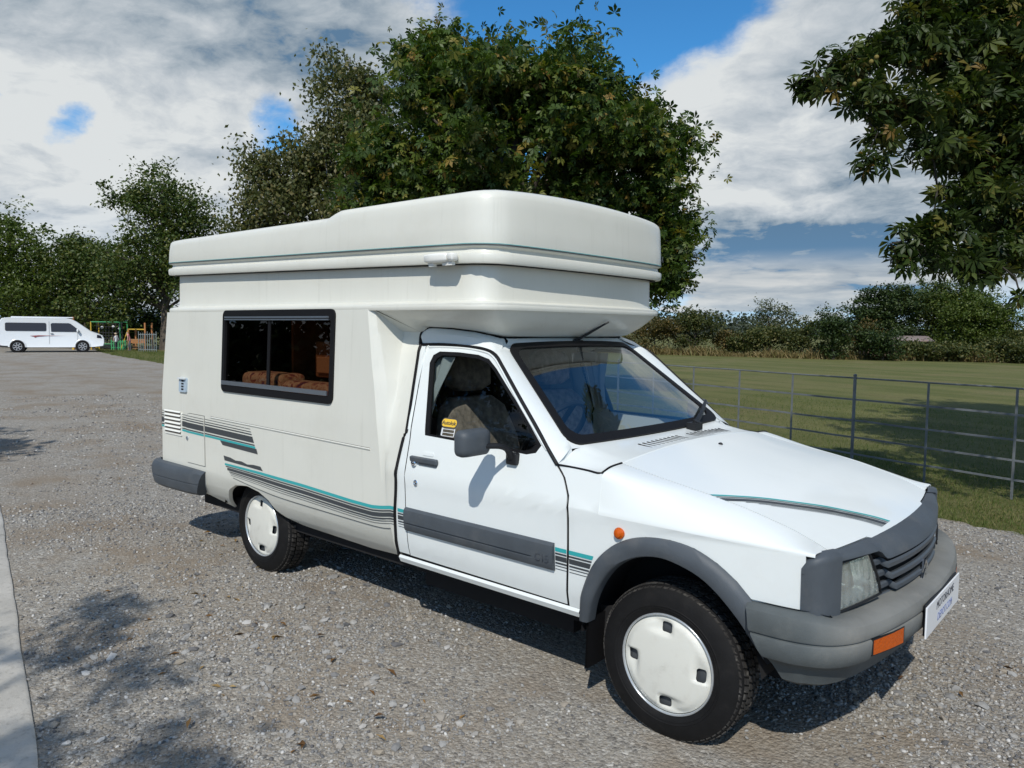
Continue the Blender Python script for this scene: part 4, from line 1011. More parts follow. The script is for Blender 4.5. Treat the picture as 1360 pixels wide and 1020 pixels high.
def interior():
    m = MB()
    m.box((-1.9, 0, .33), (3.3, 1.30, .10)); m.box((-.95, 0, .27), (.9, 1.24, .12)); m.box((.12, 0, .27), (.45, .9, .12)); m.box((-1.6, .62, .26), (1.6, .08, .16)); m.box((.05, 0, .48), (.75, .98, .40)); m.box((-2.8, 0, .27), (.05, 1.1, .06)); m.box((0, 0, .27), (.05, 1.1, .06))  # underbody boxes stand for the chassis, enlarged to block light beneath the van
    m.build('chassis_light_block', G['dark'], van)
    # living quarters lining
    m = MB(); m.box((-2.75, .70, 1.1), (2.0, .02, 1.4)); m.box((-3.70, 0, 1.1), (.02, 1.4, 1.3)); m.box((-2.6, 0, .60), (2.3, 1.46, .03)); m.box((-2.6, 0, 1.76), (2.2, 1.36, .02))
    m.box((-1.66, .42, 1.0), (.03, .50, 1.0)); m.box((-1.66, -.54, 1.0), (.03, .26, 1.0))
    m.build('living_lining', G['darkwood'], LB[0])
    cu = MB(); cu.box((-2.74, -.62, 1.135), (.42, .20, .11)); cu.build('cushion', G['cushion'], LB[0], bevel=.04, seg=3)
    cu = MB(); cu.box((-2.22, -.66, 1.115), (.56, .16, .09)); cu.build('cushion', G['cushion'], LB[0], bevel=.04, seg=3)
    c = MB(); c.box((-2.13, -.50, 1.285), (.34, .26, .20)); c = c.build('wooden_cabinet', G['wood'], LB[0], bevel=.01)
    c2 = MB(); c2.box((-2.13, -.64, 1.255), (.26, .02, .09)); c2.build('cabinet_door', principled('pale_wood', (.42, .20, .08), .5), c, bevel=.006)
    MB().box((-2.80, -.3, 1.3), (.02, .3, .4)).build('wooden_post', G['wood'], LB[0])
    # cab
    m = MB()
    ds = []
    for y in np.linspace(-.62, .62, 15):
        ds.append([(-.49, y, .985), (-.60, y, .965), (-.70, y, .935), (-.75, y, .88), (-.74, y, .70), (-.60, y, .55)])
    m.loft(ds).build('dashboard', G['dash'], van)
    MB().loft([[(-.98, y, 1.37) for y in (-.5, .5)], [(-1.5, y, 1.40) for y in (-.56, .56)]]).loft([[(-1.56, y, .4) for y in (-.6, .6)], [(-1.56, y, 1.0) for y in (-.6, .6)]]).loft([[(-.5, y, .42) for y in (-.7, .7)], [(-1.6, y, .42) for y in (-.7, .7)]]).build('cab_lining', G['dash'], van)
    for y in (-.34, .34):
        st = empty('seat', (-1.18, y, .45), 0, van)
        rows = []
        for x, z, h, w in ((-.04, .08, .10, .24), (.1, .09, .11, .25), (.3, .10, .10, .25), (.42, .09, .07, .23)):
            rows.append([(x, p[0], z+p[1]) for p in rrect(-w, -h, w, h, .06, 4)])
        MB().loft(rows, True, True).build('seat_base', G['fabric'], st, angle=60)
        rows = []
        for t, w, d in ((0, .20, .07), (.12, .245, .08), (.35, .24, .075), (.50, .20, .06), (.55, .14, .04)):
            rows.append([(-.05-.26*t+p[1], p[0], .12+t) for p in rrect(-w, -d, w, d, .035, 4)])
        MB().loft(rows, True, True).build('seat_back', G['fabric'], st, angle=60)
        rows = []
        for t, w, d in ((0, .08, .03), (.03, .13, .05), (.15, .135, .052), (.19, .10, .035), (.20, .06, .02)):
            rows.append([(-.21-.1*t+p[1], p[0], .70+t) for p in rrect(-w, -d, w, d, .02, 4)])
        MB().loft(rows, True, True).build('head_rest', G['fabric'], st, angle=60)
    # steering wheel on the right
    c = Vector((-.83, -.34, .985)); ax = Vector((-.80, 0, .60)).normalized(); a = Vector((0, 1, 0)); b = ax.cross(a)
    rim = [c+.185*(math.cos(t)*a+math.sin(t)*b) for t in np.linspace(0, 2*math.pi, 33)]
    m = MB(); m.tube(rim, .014, 8, False)
    for t in (R(20), R(160), R(270)): m.tube([c, c+.18*(math.cos(t)*a+math.sin(t)*b)], .014, 6)
    m.lathe([(-.02, .05), (.02, .055), (.03, .04)], c, ax, 16, True); m.tube([c, c-ax*.25], .025, 8)
    m.build('steering_wheel', G['black'], van)
    for s in (-1, 1):
        rows = []
        for k, z in enumerate(np.linspace(.99, 1.33, 8)):
            w = np.interp(z, [.99, 1.15, 1.33], [.035, .06, .135])
            rows.append([(-1.325+.05*(1.33-z)+w*t, s*(cabw(-1.25, z)-.03-.012*math.sin(t*11)), z) for t in np.linspace(0, 1, 14)])
        MB().loft(rows).build('curtain', G['curtain'], van)
    MB().box((-.93, .02, 1.325), (.02, .20, .055)).build('rear_view_mirror', G['black'], van, bevel=.01)
interior()
# ================================================================== ground
def ground_materials():
    m = bpy.data.materials.new('gravel'); m.use_nodes = True; T = NT(m.node_tree); b = T.n['Principled BSDF']; b.inputs['Roughness'].default_value = .95; b.inputs['Specular IOR Level'].default_value = .2
    co = T.new('ShaderNodeTexCoord').outputs['Object']
    big = T.noise(co, .55, 6, .62); mid = T.noise(co, 3.2, 6, .65); fine = T.noise(co, 46, 5, .7)
    vo = T.new('ShaderNodeTexVoronoi'); T.l.new(co, vo.inputs['Vector']); vo.inputs['Scale'].default_value = 62
    vo2 = T.new('ShaderNodeTexVoronoi'); T.l.new(co, vo2.inputs['Vector']); vo2.inputs['Scale'].default_value = 150
    sv = T.new('ShaderNodeSeparateXYZ', ins={0: vo.outputs['Color']}); sv2 = T.new('ShaderNodeSeparateXYZ', ins={0: vo2.outputs['Color']})
    base = T.mix(T.smooth(big, .36, .66), (.305, .268, .214, 1), (.375, .354, .308, 1))
    base = T.mix(T.math('MULTIPLY', T.smooth(mid, .54, .72), .6), base, (.225, .178, .130, 1))
    st = T.ramp(sv.outputs[0], [(0, (.13, .126, .118)), (.4, (.32, .305, .275)), (.8, (.46, .445, .40)), (1, (.70, .68, .62))])
    st2 = T.ramp(sv2.outputs[0], [(0, (.16, .15, .135)), (.5, (.35, .325, .29)), (1, (.55, .53, .49))])
    c = T.mix(T.smooth(sv.outputs[1], .42, .50), base, st)
    c = T.mix(T.math('MULTIPLY', T.smooth(sv2.outputs[1], .45, .55), .65), c, st2)
    # brown earthy patches and two worn wheel tracks along the drive
    sx = T.new('ShaderNodeSeparateXYZ', ins={0: co}); pw = T.noise(co, .8, 3, .5)
    ty = T.math('ADD', T.math('ADD', sx.outputs[1], T.math('MULTIPLY', sx.outputs[0], .10)), T.math('MULTIPLY', pw, .7))
    tr = T.math('ADD', T.math('ADD', T.smooth(T.math('ABSOLUTE', T.math('SUBTRACT', ty, -1.0)), .45, .05), T.smooth(T.math('ABSOLUTE', T.math('SUBTRACT', ty, 1.0)), .5, .05)), T.smooth(T.math('ABSOLUTE', T.math('SUBTRACT', ty, 3.2)), .5, .1))
    e = T.math('MULTIPLY', T.math('ADD', T.math('MULTIPLY', tr, .35), T.smooth(T.noise(co, 1.05, 7, .66), .46, .62)), .66, clamp=True)
    c = T.mix(e, c, T.mix(fine, (.215, .165, .115, 1), (.335, .270, .195, 1)))
    c = T.mix(T.math('MULTIPLY', T.smooth(fine, .35, .65), .28), T.mix(.35, c, (.12, .105, .085, 1)), c)
    T.l.new(c, b.inputs['Base Color'])
    h = T.math('ADD', T.math('MULTIPLY', vo.outputs['Distance'], -1.1), T.math('ADD', T.math('MULTIPLY', vo2.outputs['Distance'], -.5), T.math('MULTIPLY', fine, .22)))
    bp = T.new('ShaderNodeBump', ins={'Strength': .6, 'Height': h}); bp.inputs['Distance'].default_value = .012; T.l.new(bp.outputs[0], b.inputs['Normal'])
    g = bpy.data.materials.new('meadow'); g.use_nodes = True; T = NT(g.node_tree); b = T.n['Principled BSDF']; b.inputs['Roughness'].default_value = .9; b.inputs['Specular IOR Level'].default_value = .15
    co = T.new('ShaderNodeTexCoord').outputs['Object']
    sxy = T.new('ShaderNodeSeparateXYZ', ins={0: co})
    # mown swathes run roughly along the fence
    along = T.math('ADD', T.math('MULTIPLY', sxy.outputs[0], .32), T.math('MULTIPLY', sxy.outputs[1], .95))
    across = T.math('ADD', T.math('MULTIPLY', sxy.outputs[0], .95), T.math('MULTIPLY', sxy.outputs[1], -.32))
    sw = T.new('ShaderNodeCombineXYZ', ins={0: T.math('MULTIPLY', across, .10), 1: along, 2: 0.0}).outputs[0]
    n1 = T.noise(sw, .9, 5, .6); n2 = T.noise(co, .35, 5, .6); n3 = T.noise(co, 22, 5, .7); n4 = T.noise(sw, 5.5, 4, .7)
    c = T.mix(T.smooth(n1, .38, .62), (.108, .118, .036, 1), (.160, .156, .058, 1))
    c = T.mix(T.math('MULTIPLY', T.smooth(n2, .46, .68), .7), c, (.195, .165, .078, 1))
    c = T.mix(T.math('MULTIPLY', T.smooth(n4, .52, .68), .5), c, (.074, .088, .024, 1))
    c = T.mix(T.math('MULTIPLY', T.smooth(n3, .4, .62), .45), c, (.066, .082, .022, 1))
    T.l.new(c, b.inputs['Base Color'])
    bp = T.new('ShaderNodeBump', ins={'Strength': .7, 'Height': T.math('ADD', n3, n4)}); bp.inputs['Distance'].default_value = .05; T.l.new(bp.outputs[0], b.inputs['Normal'])
    k = bpy.data.materials.new('concrete'); k.use_nodes = True; T = NT(k.node_tree); b = T.n['Principled BSDF']; b.inputs['Roughness'].default_value = .85
    co = T.new('ShaderNodeTexCoord').outputs['Object']
    c = T.mix(T.smooth(T.noise(co, 2.2, 7, .65), .35, .68), (.44, .42, .375, 1), (.56, .535, .485, 1))
    c = T.mix(T.math('MULTIPLY', T.smooth(T.noise(co, 40, 5, .7), .5, .7), .35), c, (.16, .14, .115, 1)); T.l.new(c, b.inputs['Base Color'])
    bp = T.new('ShaderNodeBump', ins={'Strength': .3, 'Height': T.noise(co, 90, 5, .7)}); bp.inputs['Distance'].default_value = .006; T.l.new(bp.outputs[0], b.inputs['Normal'])
    return m, g, k
GRAVEL, MEADOW, CONC = ground_materials()
VERGE = [(9, .55), (4, 2.25), (.57, 3.46), (.01, 3.60), (-1.5, 4.12), (-3.3, 4.72), (-9, 6.6), (-16, 8.6), (-22, 9.0), (-28.4, 10.2), (-37, 11.9), (-44, 13.7), (-60, 19.5), (-90, 30)]
def verge_y(x):
    p = VERGE[::-1]; return np.interp(x, [q[0] for q in p], [q[1] for q in p])
def ground():
    f = MB(); f.add([(-700, -700, -.012), (700, -700, -.012), (700, 700, -.012), (-700, 700, -.012)], [(0, 1, 2, 3)])
    fo = f.build('grass_field', MEADOW); tag(fo, kind='structure')
    rng = np.random.default_rng(3)
    edge = []
    xs = np.concatenate([np.linspace(9, 2, 30), np.linspace(1.9, -6, 130), np.linspace(-6.3, -90, 200)])
    for x in xs: edge.append((x, float(verge_y(x))+.05*math.sin(x*5.1)+.04*math.sin(x*13+1)+rng.normal()*.018, 0))
    g = MB(); n = len(edge); g.loft([edge, [(x, -40, 0) for x, y, z in edge]])
    g.add([(9, .55, 0), (40, .55, 0), (40, -40, 0), (9, -40, 0)], [(0, 1, 2, 3)])
    go = g.build('gravel_ground', GRAVEL); tag(go, kind='structure')
    return go
gravel_ob = ground()

def path():
    p = empty('concrete_path'); tag(p, kind='structure')
    d = Vector((.971, -.238, 0)); n = Vector((-.238, -.971, 0)); o = Vector((-4.68, -1.51, 0)); rng = np.random.default_rng(5)
    for k in range(-3, 3):
        a = o+d*(3.64*k+.004); b = o+d*(3.64*(k+1)-.004)
        if k == 1: b = o+d*6.0
        if k > 1: continue
        m = 26; top = []; 
        for i in range(m+1):
            q = a.lerp(b, i/m)+n*(-.0)+n*float(rng.normal()*.0022+.003*math.sin(i*.5+k)); top.append(q)
        r0 = [(q.x, q.y, -.03) for q in top]; r1 = [(q.x, q.y, .008) for q in top]; r2 = [((q+n*.012).x, (q+n*.012).y, .016) for q in top]; r3 = [((q+n*1.2).x, (q+n*1.2).y, .018) for q in top]
        MB().loft([r0, r1, r2, r3]).build('slab', CONC, p)
path()

# stones lying loose on the gravel
def stone_mesh(seed):
    rng = np.random.default_rng(seed)
    bm = bmesh.new(); bmesh.ops.create_icosphere(bm, subdivisions=1, radius=1)
    for v in bm.verts: v.co *= 1+.22*rng.normal()*.8; v.co.z *= .62
    me = bpy.data.meshes.new('stone'); bm.to_mesh(me); bm.free()
    return me
def stone_material():
    m = bpy.data.materials.new('loose_stone'); m.use_nodes = True; T = NT(m.node_tree); b = T.n['Principled BSDF']; b.inputs['Roughness'].default_value = .9; b.inputs['Specular IOR Level'].default_value = .25
    at = T.new('ShaderNodeAttribute', attribute_name='tone'); oi = T.new('ShaderNodeObjectInfo')
    t = T.math('FRACT', T.math('ADD', at.outputs['Fac'], oi.outputs['Random']))
    c = T.ramp(t, [(0, (.10, .10, .105)), (.2, (.19, .19, .19)), (.42, (.28, .275, .262)), (.65, (.36, .355, .34)), (.82, (.32, .275, .215)), (.93, (.46, .45, .43)), (1, (.62, .61, .58))])
    co = T.new('ShaderNodeTexCoord').outputs['Object']
    c = T.mix(T.math('MULTIPLY', T.noise(co, 90, 4, .6), .35), c, (.15, .14, .125, 1)); T.l.new(c, b.inputs['Base Color'])
    return m
def stones():
    rng = np.random.default_rng(11); C = np.array([1.302, -3.109]); sm = stone_material()
    def sample(n, dmin, dmax, pw):
        out = []
        while len(out) < n:
            d = dmin*(dmax/dmin)**(rng.random()**pw); a = R(130.89)+R(rng.uniform(-36.5, 36.5)); p = C+d*np.array([math.cos(a), math.sin(a)])
            if p[1] > verge_y(p[0])-.03: continue
            e = (p-np.array([-4.68, -1.51]))@np.array([-.238, -.971])
            if e > -.01: continue
            # patchy: fewer where the surface is packed
            k = math.sin(p[0]*1.9+1.3*math.sin(p[1]*1.7))+math.sin(p[1]*2.3+p[0]*.8)+.8*math.sin(p[0]*5.3-p[1]*4.1)
            if rng.random() > .42+.24*k: continue
            out.append((*p, d))
        return np.array(out)
    ms = [stone_mesh(i) for i in range(6)]
    for me in ms: me.materials.append(sm); me.shade_flat()
    P = sample(300, 2.4, 5.2, 1.0)
    for x, y, d in P:
        o = bpy.data.objects.new('stone', ms[int(rng.integers(6))]); COL.objects.link(o); o.parent = gravel_ob
        r = .0105*(1+.55*rng.random()**2.0)*(.75+.18*d); o.scale = (r*rng.uniform(.9, 1.5), r*rng.uniform(.8, 1.2), r*rng.uniform(.7, 1.1))
        o.location = (x, y, r*.22); o.rotation_euler = (rng.normal()*.25, rng.normal()*.25, rng.uniform(0, 6.28))
    # the small stuff
    tv = np.array([v.co for v in ms[0].vertices]); tf = [tuple(p.vertices) for p in ms[0].polygons]
    Q = np.vstack([sample(34000, 2.4, 7, .85), sample(20000, 5, 18, .8)])
    N = len(Q); r = (.0026+.0058*rng.random(N)**2.6)*(.8+.10*Q[:, 2])
    A, B, Cc = frames(N, 1.6, rng)
    o = scatter_mesh('gravel_stones', tv*np.array([1.25, 1, .9]), tf, np.c_[Q[:, :2], r*.25], A, B, Cc, r, rng.random(N), sm); tag(o, kind='stuff')
    # dead leaves and straw blown over the gravel
    lm = foliage('dry_leaf', [(0, (.10, .05, .02)), (.5, (.20, .11, .04)), (1, (.30, .21, .09))], .1, .2)
    ctr = [(-5.2, .2), (-4.4, .75), (-6.6, .9), (-5.9, 1.6), (-4.9, 1.3), (-7.4, 1.2), (-3.9, -.35), (-3.3, -.55), (-2.55, -1.05), (-2.0, -1.2), (-1.6, -1.65), (-6.1, -.2), (-5.5, .9), (1.4, .6), (1.2, .2), (-.9, -1.3), (1.8, 1.4)]
    pts = []
    for x, y in ctr:
        n = int(rng.integers(4, 12)); pts.append(np.c_[x+rng.normal(size=n)*.14, y+rng.normal(size=n)*.10, np.full(n, .010)])
    pts = np.concatenate(pts+[np.c_[sample(60, 2.6, 9, 1)[:, :2], np.full(60, .01)]]); N = len(pts); A, B, Cc = frames(N, 3.0, rng)
    o = scatter_mesh('leaf_litter', np.array(QUAD[0])*np.array([1, .55, 1.2]), QUAD[1], pts, A, B, Cc, rng.uniform(.02, .065, N), rng.random(N), lm); tag(o, kind='stuff')
stones()

def grass():
    rng = np.random.default_rng(21)
    gm = foliage('grass_blade', [(0, (.060, .096, .020)), (.5, (.100, .142, .034)), (.8, (.15, .168, .055)), (1, (.26, .22, .10))], .3, .2)
    def blades(n, x0, x1, depth, h, w):
        x = rng.uniform(x0, x1, n); y = verge_y(x)+.02+depth*rng.random(n)**1.25-.06*rng.random(n)**3
        return np.c_[x, y, np.full(n, -.012)]
    tv = [(-.5, 0, 0), (.5, 0, 0), (.22, .35, .62), (-.05, .9, 1.0)]; tf = [(0, 1, 2), (0, 2, 3)]
    sets = [(46000, -4.5, 3.0, 2.6, .027), (34000, -6, 4.0, 9, .034), (12000, -45, -14, 3.0, .07)]
    P = []; S = []
    for n, x0, x1, dp, h in sets:
        P.append(blades(n, x0, x1, dp, h, 0)); S.append(h*(.5+.9*rng.random(n)))
    P = np.concatenate(P); S = np.concatenate(S); N = len(P)
    a = rng.uniform(0, 6.28, N); A = np.c_[np.cos(a), np.sin(a), 0*a]*.10; B = np.c_[-np.sin(a), np.cos(a), 0*a]*.55; Cc = np.tile([0, 0, 1.0], (N, 1))+rng.normal(size=(N, 3))*.18
    o = scatter_mesh('verge_grass', tv, tf, P, A, B, Cc, S, rng.random(N), gm); tag(o, kind='stuff')
    # long dry grass at the foot of the hedge
    n = 9000; x = rng.uniform(-32, 2, n); y = hedge_y(x)-1.3+rng.normal(size=n)*.35; k = .5+.5*np.sin(x*1.3)*np.sin(x*.47+1)
    P = np.c_[x, y, np.full(n, -.01)]; a = rng.uniform(0, 6.28, n); A = np.c_[np.cos(a), np.sin(a), 0*a]*.16; B = np.c_[-np.sin(a), np.cos(a), 0*a]*.6; Cc = np.tile([0, 0, 1.0], (n, 1))+rng.normal(size=(n, 3))*.25
    dm = foliage('dry_grass', [(0, (.16, .12, .05)), (.6, (.27, .21, .10)), (1, (.12, .12, .035))], .3, .2)
    o = scatter_mesh('dry_grass', tv, tf, P, A, B, Cc, .22+.42*k*rng.random(n), rng.random(n), dm); tag(o, kind='stuff')
def hedge_y(x): return np.interp(x, [-34, -23.3, -14.1, -6.6, 2, 12], [39.8, 40.6, 42.0, 46.0, 49, 53])
grass()

# ================================================================== iron estate fence
def fence():
    f = tag(empty('field_fence', (-.46, 5.14, 0)), 'galvanised iron estate railing with five rails across the grass field', 'fence')
    gal = principled('galvanised_iron', (.19, .205, .215), .55, metal=.35, var=.3, vscale=6, bump=.2, bscale=90, dirt=((.07, .055, .045), .5, 12))
    d = Vector((.948, -.318, 0)); rot = Matrix.Rotation(math.atan2(d.y, d.x), 3, 'Z')
    pm = None
    for k in range(-24, 7):
        main = (k % 5 == 4)
        m = MB(); m.box((0, 0, .49), (.028 if main else .019, .016 if main else .010, 1.04 if main else .99))
        if main: m.lathe([(0, .018), (.012, .020), (.018, .012), (.022, .001)], (0, 0, 1.008), (0, 0, 1), 10, True)
        o = m.build('post', gal, f); o.location = d*(.803*k+.0); o.rotation_euler[2] = math.atan2(d.y, d.x)
    for z, h in ((.985, .016), (.757, .018), (.530, .018), (.350, .018), (.172, .018)):
        rng = random.Random(int(z*1000)); L = .803*31; m = MB(); n = 62; sx = [-.803*24.3+L*i/n for i in range(n+1)]
        pts = [(d*x)+Vector((0, 0, z+rng.gauss(0, .003))) for x in sx]; nn = Vector((.318, .948, 0))
        if z > .9: m.tube(pts, .0085, 7)
        else: m.loft([[p+nn*a+Vector((0, 0, b)) for a, b in ((-.004, -h/2), (.004, -h/2), (.004, h/2), (-.004, h/2))] for p in pts], True, True)
        m.build('rail', gal, f)
fence()

# ================================================================== trees
BARK = principled('bark', (.085, .070, .055), .95, var=.35, vscale=9, bump=.7, bscale=30)
BIRCHBARK = principled('birch_bark', (.36, .34, .31), .8, var=.5, vscale=7, bump=.4, bscale=20)
LEAFM = {
 'chestnut': foliage('chestnut_leaf', [(0, (0.0264, 0.0525, 0.009)), (0.45, (0.0528, 0.0945, 0.015)), (0.8, (0.099, 0.14, 0.0255)), (0.955, (0.2062, 0.1837, 0.0375)), (1, (0.264, 0.1488, 0.033))], .32, .35),
 'bough': foliage('bough_leaf', [(0, (.016, .030, .006)), (.45, (.032, .056, .011)), (.84, (.068, .094, .020)), (.965, (.14, .125, .03)), (1, (.16, .095, .024))], .28, .3),
 'birch': foliage('birch_leaf', [(0, (0.051, 0.0651, 0.0196)), (0.6, (0.093, 0.1054, 0.0336)), (1, (0.18, 0.155, 0.0588))], .3, .4),
 'oak': foliage('oak_leaf', [(0, (0.032, 0.0561, 0.0112)), (0.6, (0.064, 0.099, 0.0196)), (1, (0.136, 0.1419, 0.0336))], .3, .35),
 'dark': foliage('dark_leaf', [(0, (0.0168, 0.033, 0.0091)), (0.6, (0.0364, 0.063, 0.0156)), (1, (0.0728, 0.099, 0.026))], .25, .35),
 'lime': foliage('bright_leaf', [(0, (0.0442, 0.0702, 0.012)), (0.6, (0.0806, 0.1188, 0.0192)), (1, (0.13, 0.162, 0.036))], .35, .35),
 'olive': foliage('hedge_leaf', [(0, (0.0351, 0.0504, 0.0144)), (0.6, (0.0702, 0.0868, 0.024)), (1, (0.1485, 0.133, 0.0408))], .3, .3),
 'grey': foliage('grey_leaf', [(0, (0.0572, 0.0728, 0.036)), (0.6, (0.1105, 0.1274, 0.0696)), (1, (0.182, 0.195, 0.114))], .3, .3),
 'russet': foliage('russet_leaf', [(0, (0.0476, 0.0448, 0.0144)), (0.6, (0.098, 0.0868, 0.0264)), (1, (0.182, 0.119, 0.0384))], .3, .3)}
def tree(name, label, cat, base, top, blobs, leaf, per, csize, scale, seed, r0=.2, template=QUAD, shell=.5, up=.5, nb=26, bark=None, group=None, droop=0, nomain=True):
    rng = np.random.default_rng(seed)
    t = tag(empty(name, base), label, cat, group)
    b = np.array(base); P, ends = cluster_points(blobs, per, rng, shell, csize)
    P = P[P[:, 2] > .05]
    if droop: P[:, 2] -= droop*rng.random(len(P))**2
    N = len(P); A, B, Cc = frames(N, up, rng)
    if droop:
        A = A*.8+np.array([0, 0, -.6]); A /= np.linalg.norm(A, axis=1)[:, None]; B = np.cross(rng.normal(size=(N, 3)), A); B /= np.linalg.norm(B, axis=1)[:, None]; Cc = np.cross(A, B)
    o = scatter_mesh('crown', *template, P-b, A, B, Cc, scale*(.65+.7*rng.random(N)), rng.random(N), LEAFM[leaf], t)
    mb = MB(); branches(mb, np.zeros(3), np.array(top)-b, ends-b, r0, rng, nb)
    mb.build('trunk', bark or BARK, t, recalc=False)
    return t

# chestnut right behind the camper and birch to its left
tree('chestnut_tree', 'large dark horse chestnut tree rising behind the camper van roof', 'tree', (-9.8, 10.0, 0), (-10.0, 9.8, 7.2),
     [(-9.9, 10.1, 5.3, 2.7, 2.7, 2.2, 120), (-11.1, 9.3, 6.7, 1.2, 1.2, 1.0, 40), (-9.7, 10.3, 6.6, 1.5, 1.4, .75, 40), (-8.0, 11.6, 5.2, 1.25, 1.25, 1.3, 42), (-7.6, 11.9, 3.6, .85, .9, 1.3, 26), (-7.35, 12.1, 2.6, .45, .5, .7, 9), (-12.0, 8.4, 5.0, 1.2, 1.1, 1.5, 40), (-10.9, 9.2, 3.6, 1.9, 1.9, 1.3, 46),
      (-11.5, 9.0, 7.75, .40, .40, .40, 8), (-10.4, 9.9, 7.55, .35, .4, .3, 6), (-8.6, 11.2, 6.5, .7, .7, .45, 12)],
     'chestnut', 92, .27, .140, 31, .26, palmate(5, 1.7, False, .40), .55, .35, 60)
tree('birch_tree', 'feathery olive birch tree standing left of the chestnut above the camper', 'tree', (-16.2, 9.4, 0), (-15.9, 9.9, 8.7),
     [(-15.9, 9.9, 7.7, .75, .75, 1.4, 30), (-16.0, 9.6, 6.2, 1.2, 1.2, 1.2, 44), (-16.9, 8.8, 5.6, 1.1, 1.1, 1.2, 40), (-17.4, 8.3, 4.5, .95, .95, 1.5, 36), (-16.2, 9.4, 3.9, 1.7, 1.7, 1.6, 60), (-15.3, 10.3, 7.9, .55, .5, .45, 10), (-15.2, 10.5, 6.0, 1.1, 1.1, 1.6, 30), (-17.55, 8.2, 6.1, .35, .35, .5, 7), (-17.8, 7.9, 4.0, .35, .4, .9, 9)],
     'birch', 150, .25, .115, 32, .14, QUAD, .6, .35, 46, BIRCHBARK, droop=.35)
# the big tree at the right: only its outer boughs reach into the picture
def near_chestnut():
    rng = np.random.default_rng(44); base = np.array((3.3, 3.5, 0)); t = tag(empty('chestnut_tree', tuple(base)), 'near horse chestnut whose overhanging boughs fill the upper right corner', 'tree')
    CL = [(1085, 108, 5.0, .13), (1062, 112, 5.1, .07), (1118, 82, 5.0, .15), (1150, 62, 5.1, .16), (1148, 128, 4.9, .15), (1165, 178, 4.9, .10), (1150, 210, 4.9, .10), (1200, 52, 5.2, .24), (1205, 140, 5.0, .2), (1228, 195, 5.1, .17), (1258, 60, 5.3, .3), (1310, 60, 5.4, .34), (1350, 60, 5.2, .36), (1265, 130, 5.2, .28), (1312, 150, 5.3, .32), (1352, 170, 5.2, .32),
          (1275, 205, 5.2, .18), (1335, 235, 5.2, .26), (1290, 262, 5.1, .20), (1345, 292, 5.2, .25), (1238, 296, 4.9, .16), (1208, 318, 4.8, .13), (1192, 345, 4.8, .07), (1232, 342, 4.8, .12), (1272, 348, 4.9, .12), (1306, 335, 5.0, .17), (1352, 345, 5.1, .12), (1300, 365, 4.9, .08), (1356, 396, 4.7, .05), (1215, 8, 5.2, .18), (1280, 8, 5.3, .26), (1345, 5, 5.3, .3), (1325, 195, 5.3, .2), (1245, 250, 5.1, .07)]
    C = np.array((1.302, -3.109, 1.462)); yaw, pit, rol = R(130.89), R(-4.12), R(.65)
    f = np.array([math.cos(yaw)*math.cos(pit), math.sin(yaw)*math.cos(pit), math.sin(pit)]); r0 = np.array([math.sin(yaw), -math.cos(yaw), 0]); u0 = np.cross(r0, f); r = math.cos(rol)*r0+math.sin(rol)*u0; u = -math.sin(rol)*r0+math.cos(rol)*u0
    bl = [tuple(C+d*(f+(x-680)/1007.7*r-(y-510)/1007.7*u))+(s,) for x, y, d, s in CL]
    P = []; ends = []
    for x, y, z, s in bl:
        n = max(9, int(3700*s**2.15)); q = rng.normal(size=(n, 3)); q /= np.linalg.norm(q, axis=1)[:, None]
        q = q*(rng.random(n)**.45)[:, None]*np.array([1.1, 1.1, .85])*s*1.02; q[:, :2] += np.array([.3, .5])*np.abs(rng.normal(size=(n, 1)))*s
        P.append(np.array([x, y, z])+q); ends.append((x, y, z))
    P = np.concatenate(P); ends = np.array(ends)
    # the rest of the crown, beyond the right edge of the picture
    Q, e2 = cluster_points([(3.2, 4.9, 4.8, 2.1, 2.3, 2.5, 130), (2.6, 6.6, 5.4, 1.5, 1.7, 2.0, 70), (3.9, 3.0, 3.6, 1.8, 1.5, 1.4, 50), (2.4, 4.4, 3.2, 1.0, 1.3, 1.0, 50), (1.9, 6.0, 4.6, 1.0, 1.6, 1.5, 60), (2.2, 8.6, 5.8, 1.2, 1.6, 1.6, 60)], 52, rng, .8, .30)
    order = rng.permutation(len(P)); P = P[order]
    big, rest = P[:300], np.concatenate([P[300:], Q])
    tv, tf = palmate(7, 2.1, True, .31)
    ms = []
    for k in range(5):
        rr = random.Random(k); me = bpy.data.meshes.new('leaf'); me.from_pydata([(x*(1+.1*rr.uniform(-1, 1)), y*(1+.12*rr.uniform(-1, 1)), z*(1+.5*rr.uniform(-1, 1))) for x, y, z in tv], [], tf)
        at = me.attributes.new('tone', 'FLOAT', 'POINT'); at.data.foreach_set('value', np.full(len(tv), (.15, .35, .55, .75, .90)[k], np.float32)); me.materials.append(LEAFM['bough']); ms.append(me)
    A, B, Cc = frames(len(big), .55, rng)
    for p, a, b, c in zip(big, A, B, Cc):
        o = bpy.data.objects.new('leaf', ms[int(rng.integers(5))]); COL.objects.link(o); o.parent = t; s = .092*rng.uniform(.75, 1.3)
        o.matrix_local = Matrix(((a[0]*s, b[0]*s, c[0]*s, p[0]-base[0]), (a[1]*s, b[1]*s, c[1]*s, p[1]-base[1]), (a[2]*s, b[2]*s, c[2]*s, p[2]-base[2]), (0, 0, 0, 1)))
    N = len(rest); A, B, Cc = frames(N, .55, rng)
    o = scatter_mesh('crown', tv, tf, rest-base, A, B, Cc, .092*rng.uniform(.7, 1.3, N)*np.where(np.arange(N) > N-len(Q), 2.1, 1), rng.random(N), LEAFM['bough'], t); o['kind'] = 'stuff'
    mb = MB(); mb.tube([(0, 0, 0), (.05, .05, 1.2), (.1, 0, 2.4), (.25, .2, 4.0), (.3, .4, 6.0)], [.27, .2, .18, .13, .05], 10)
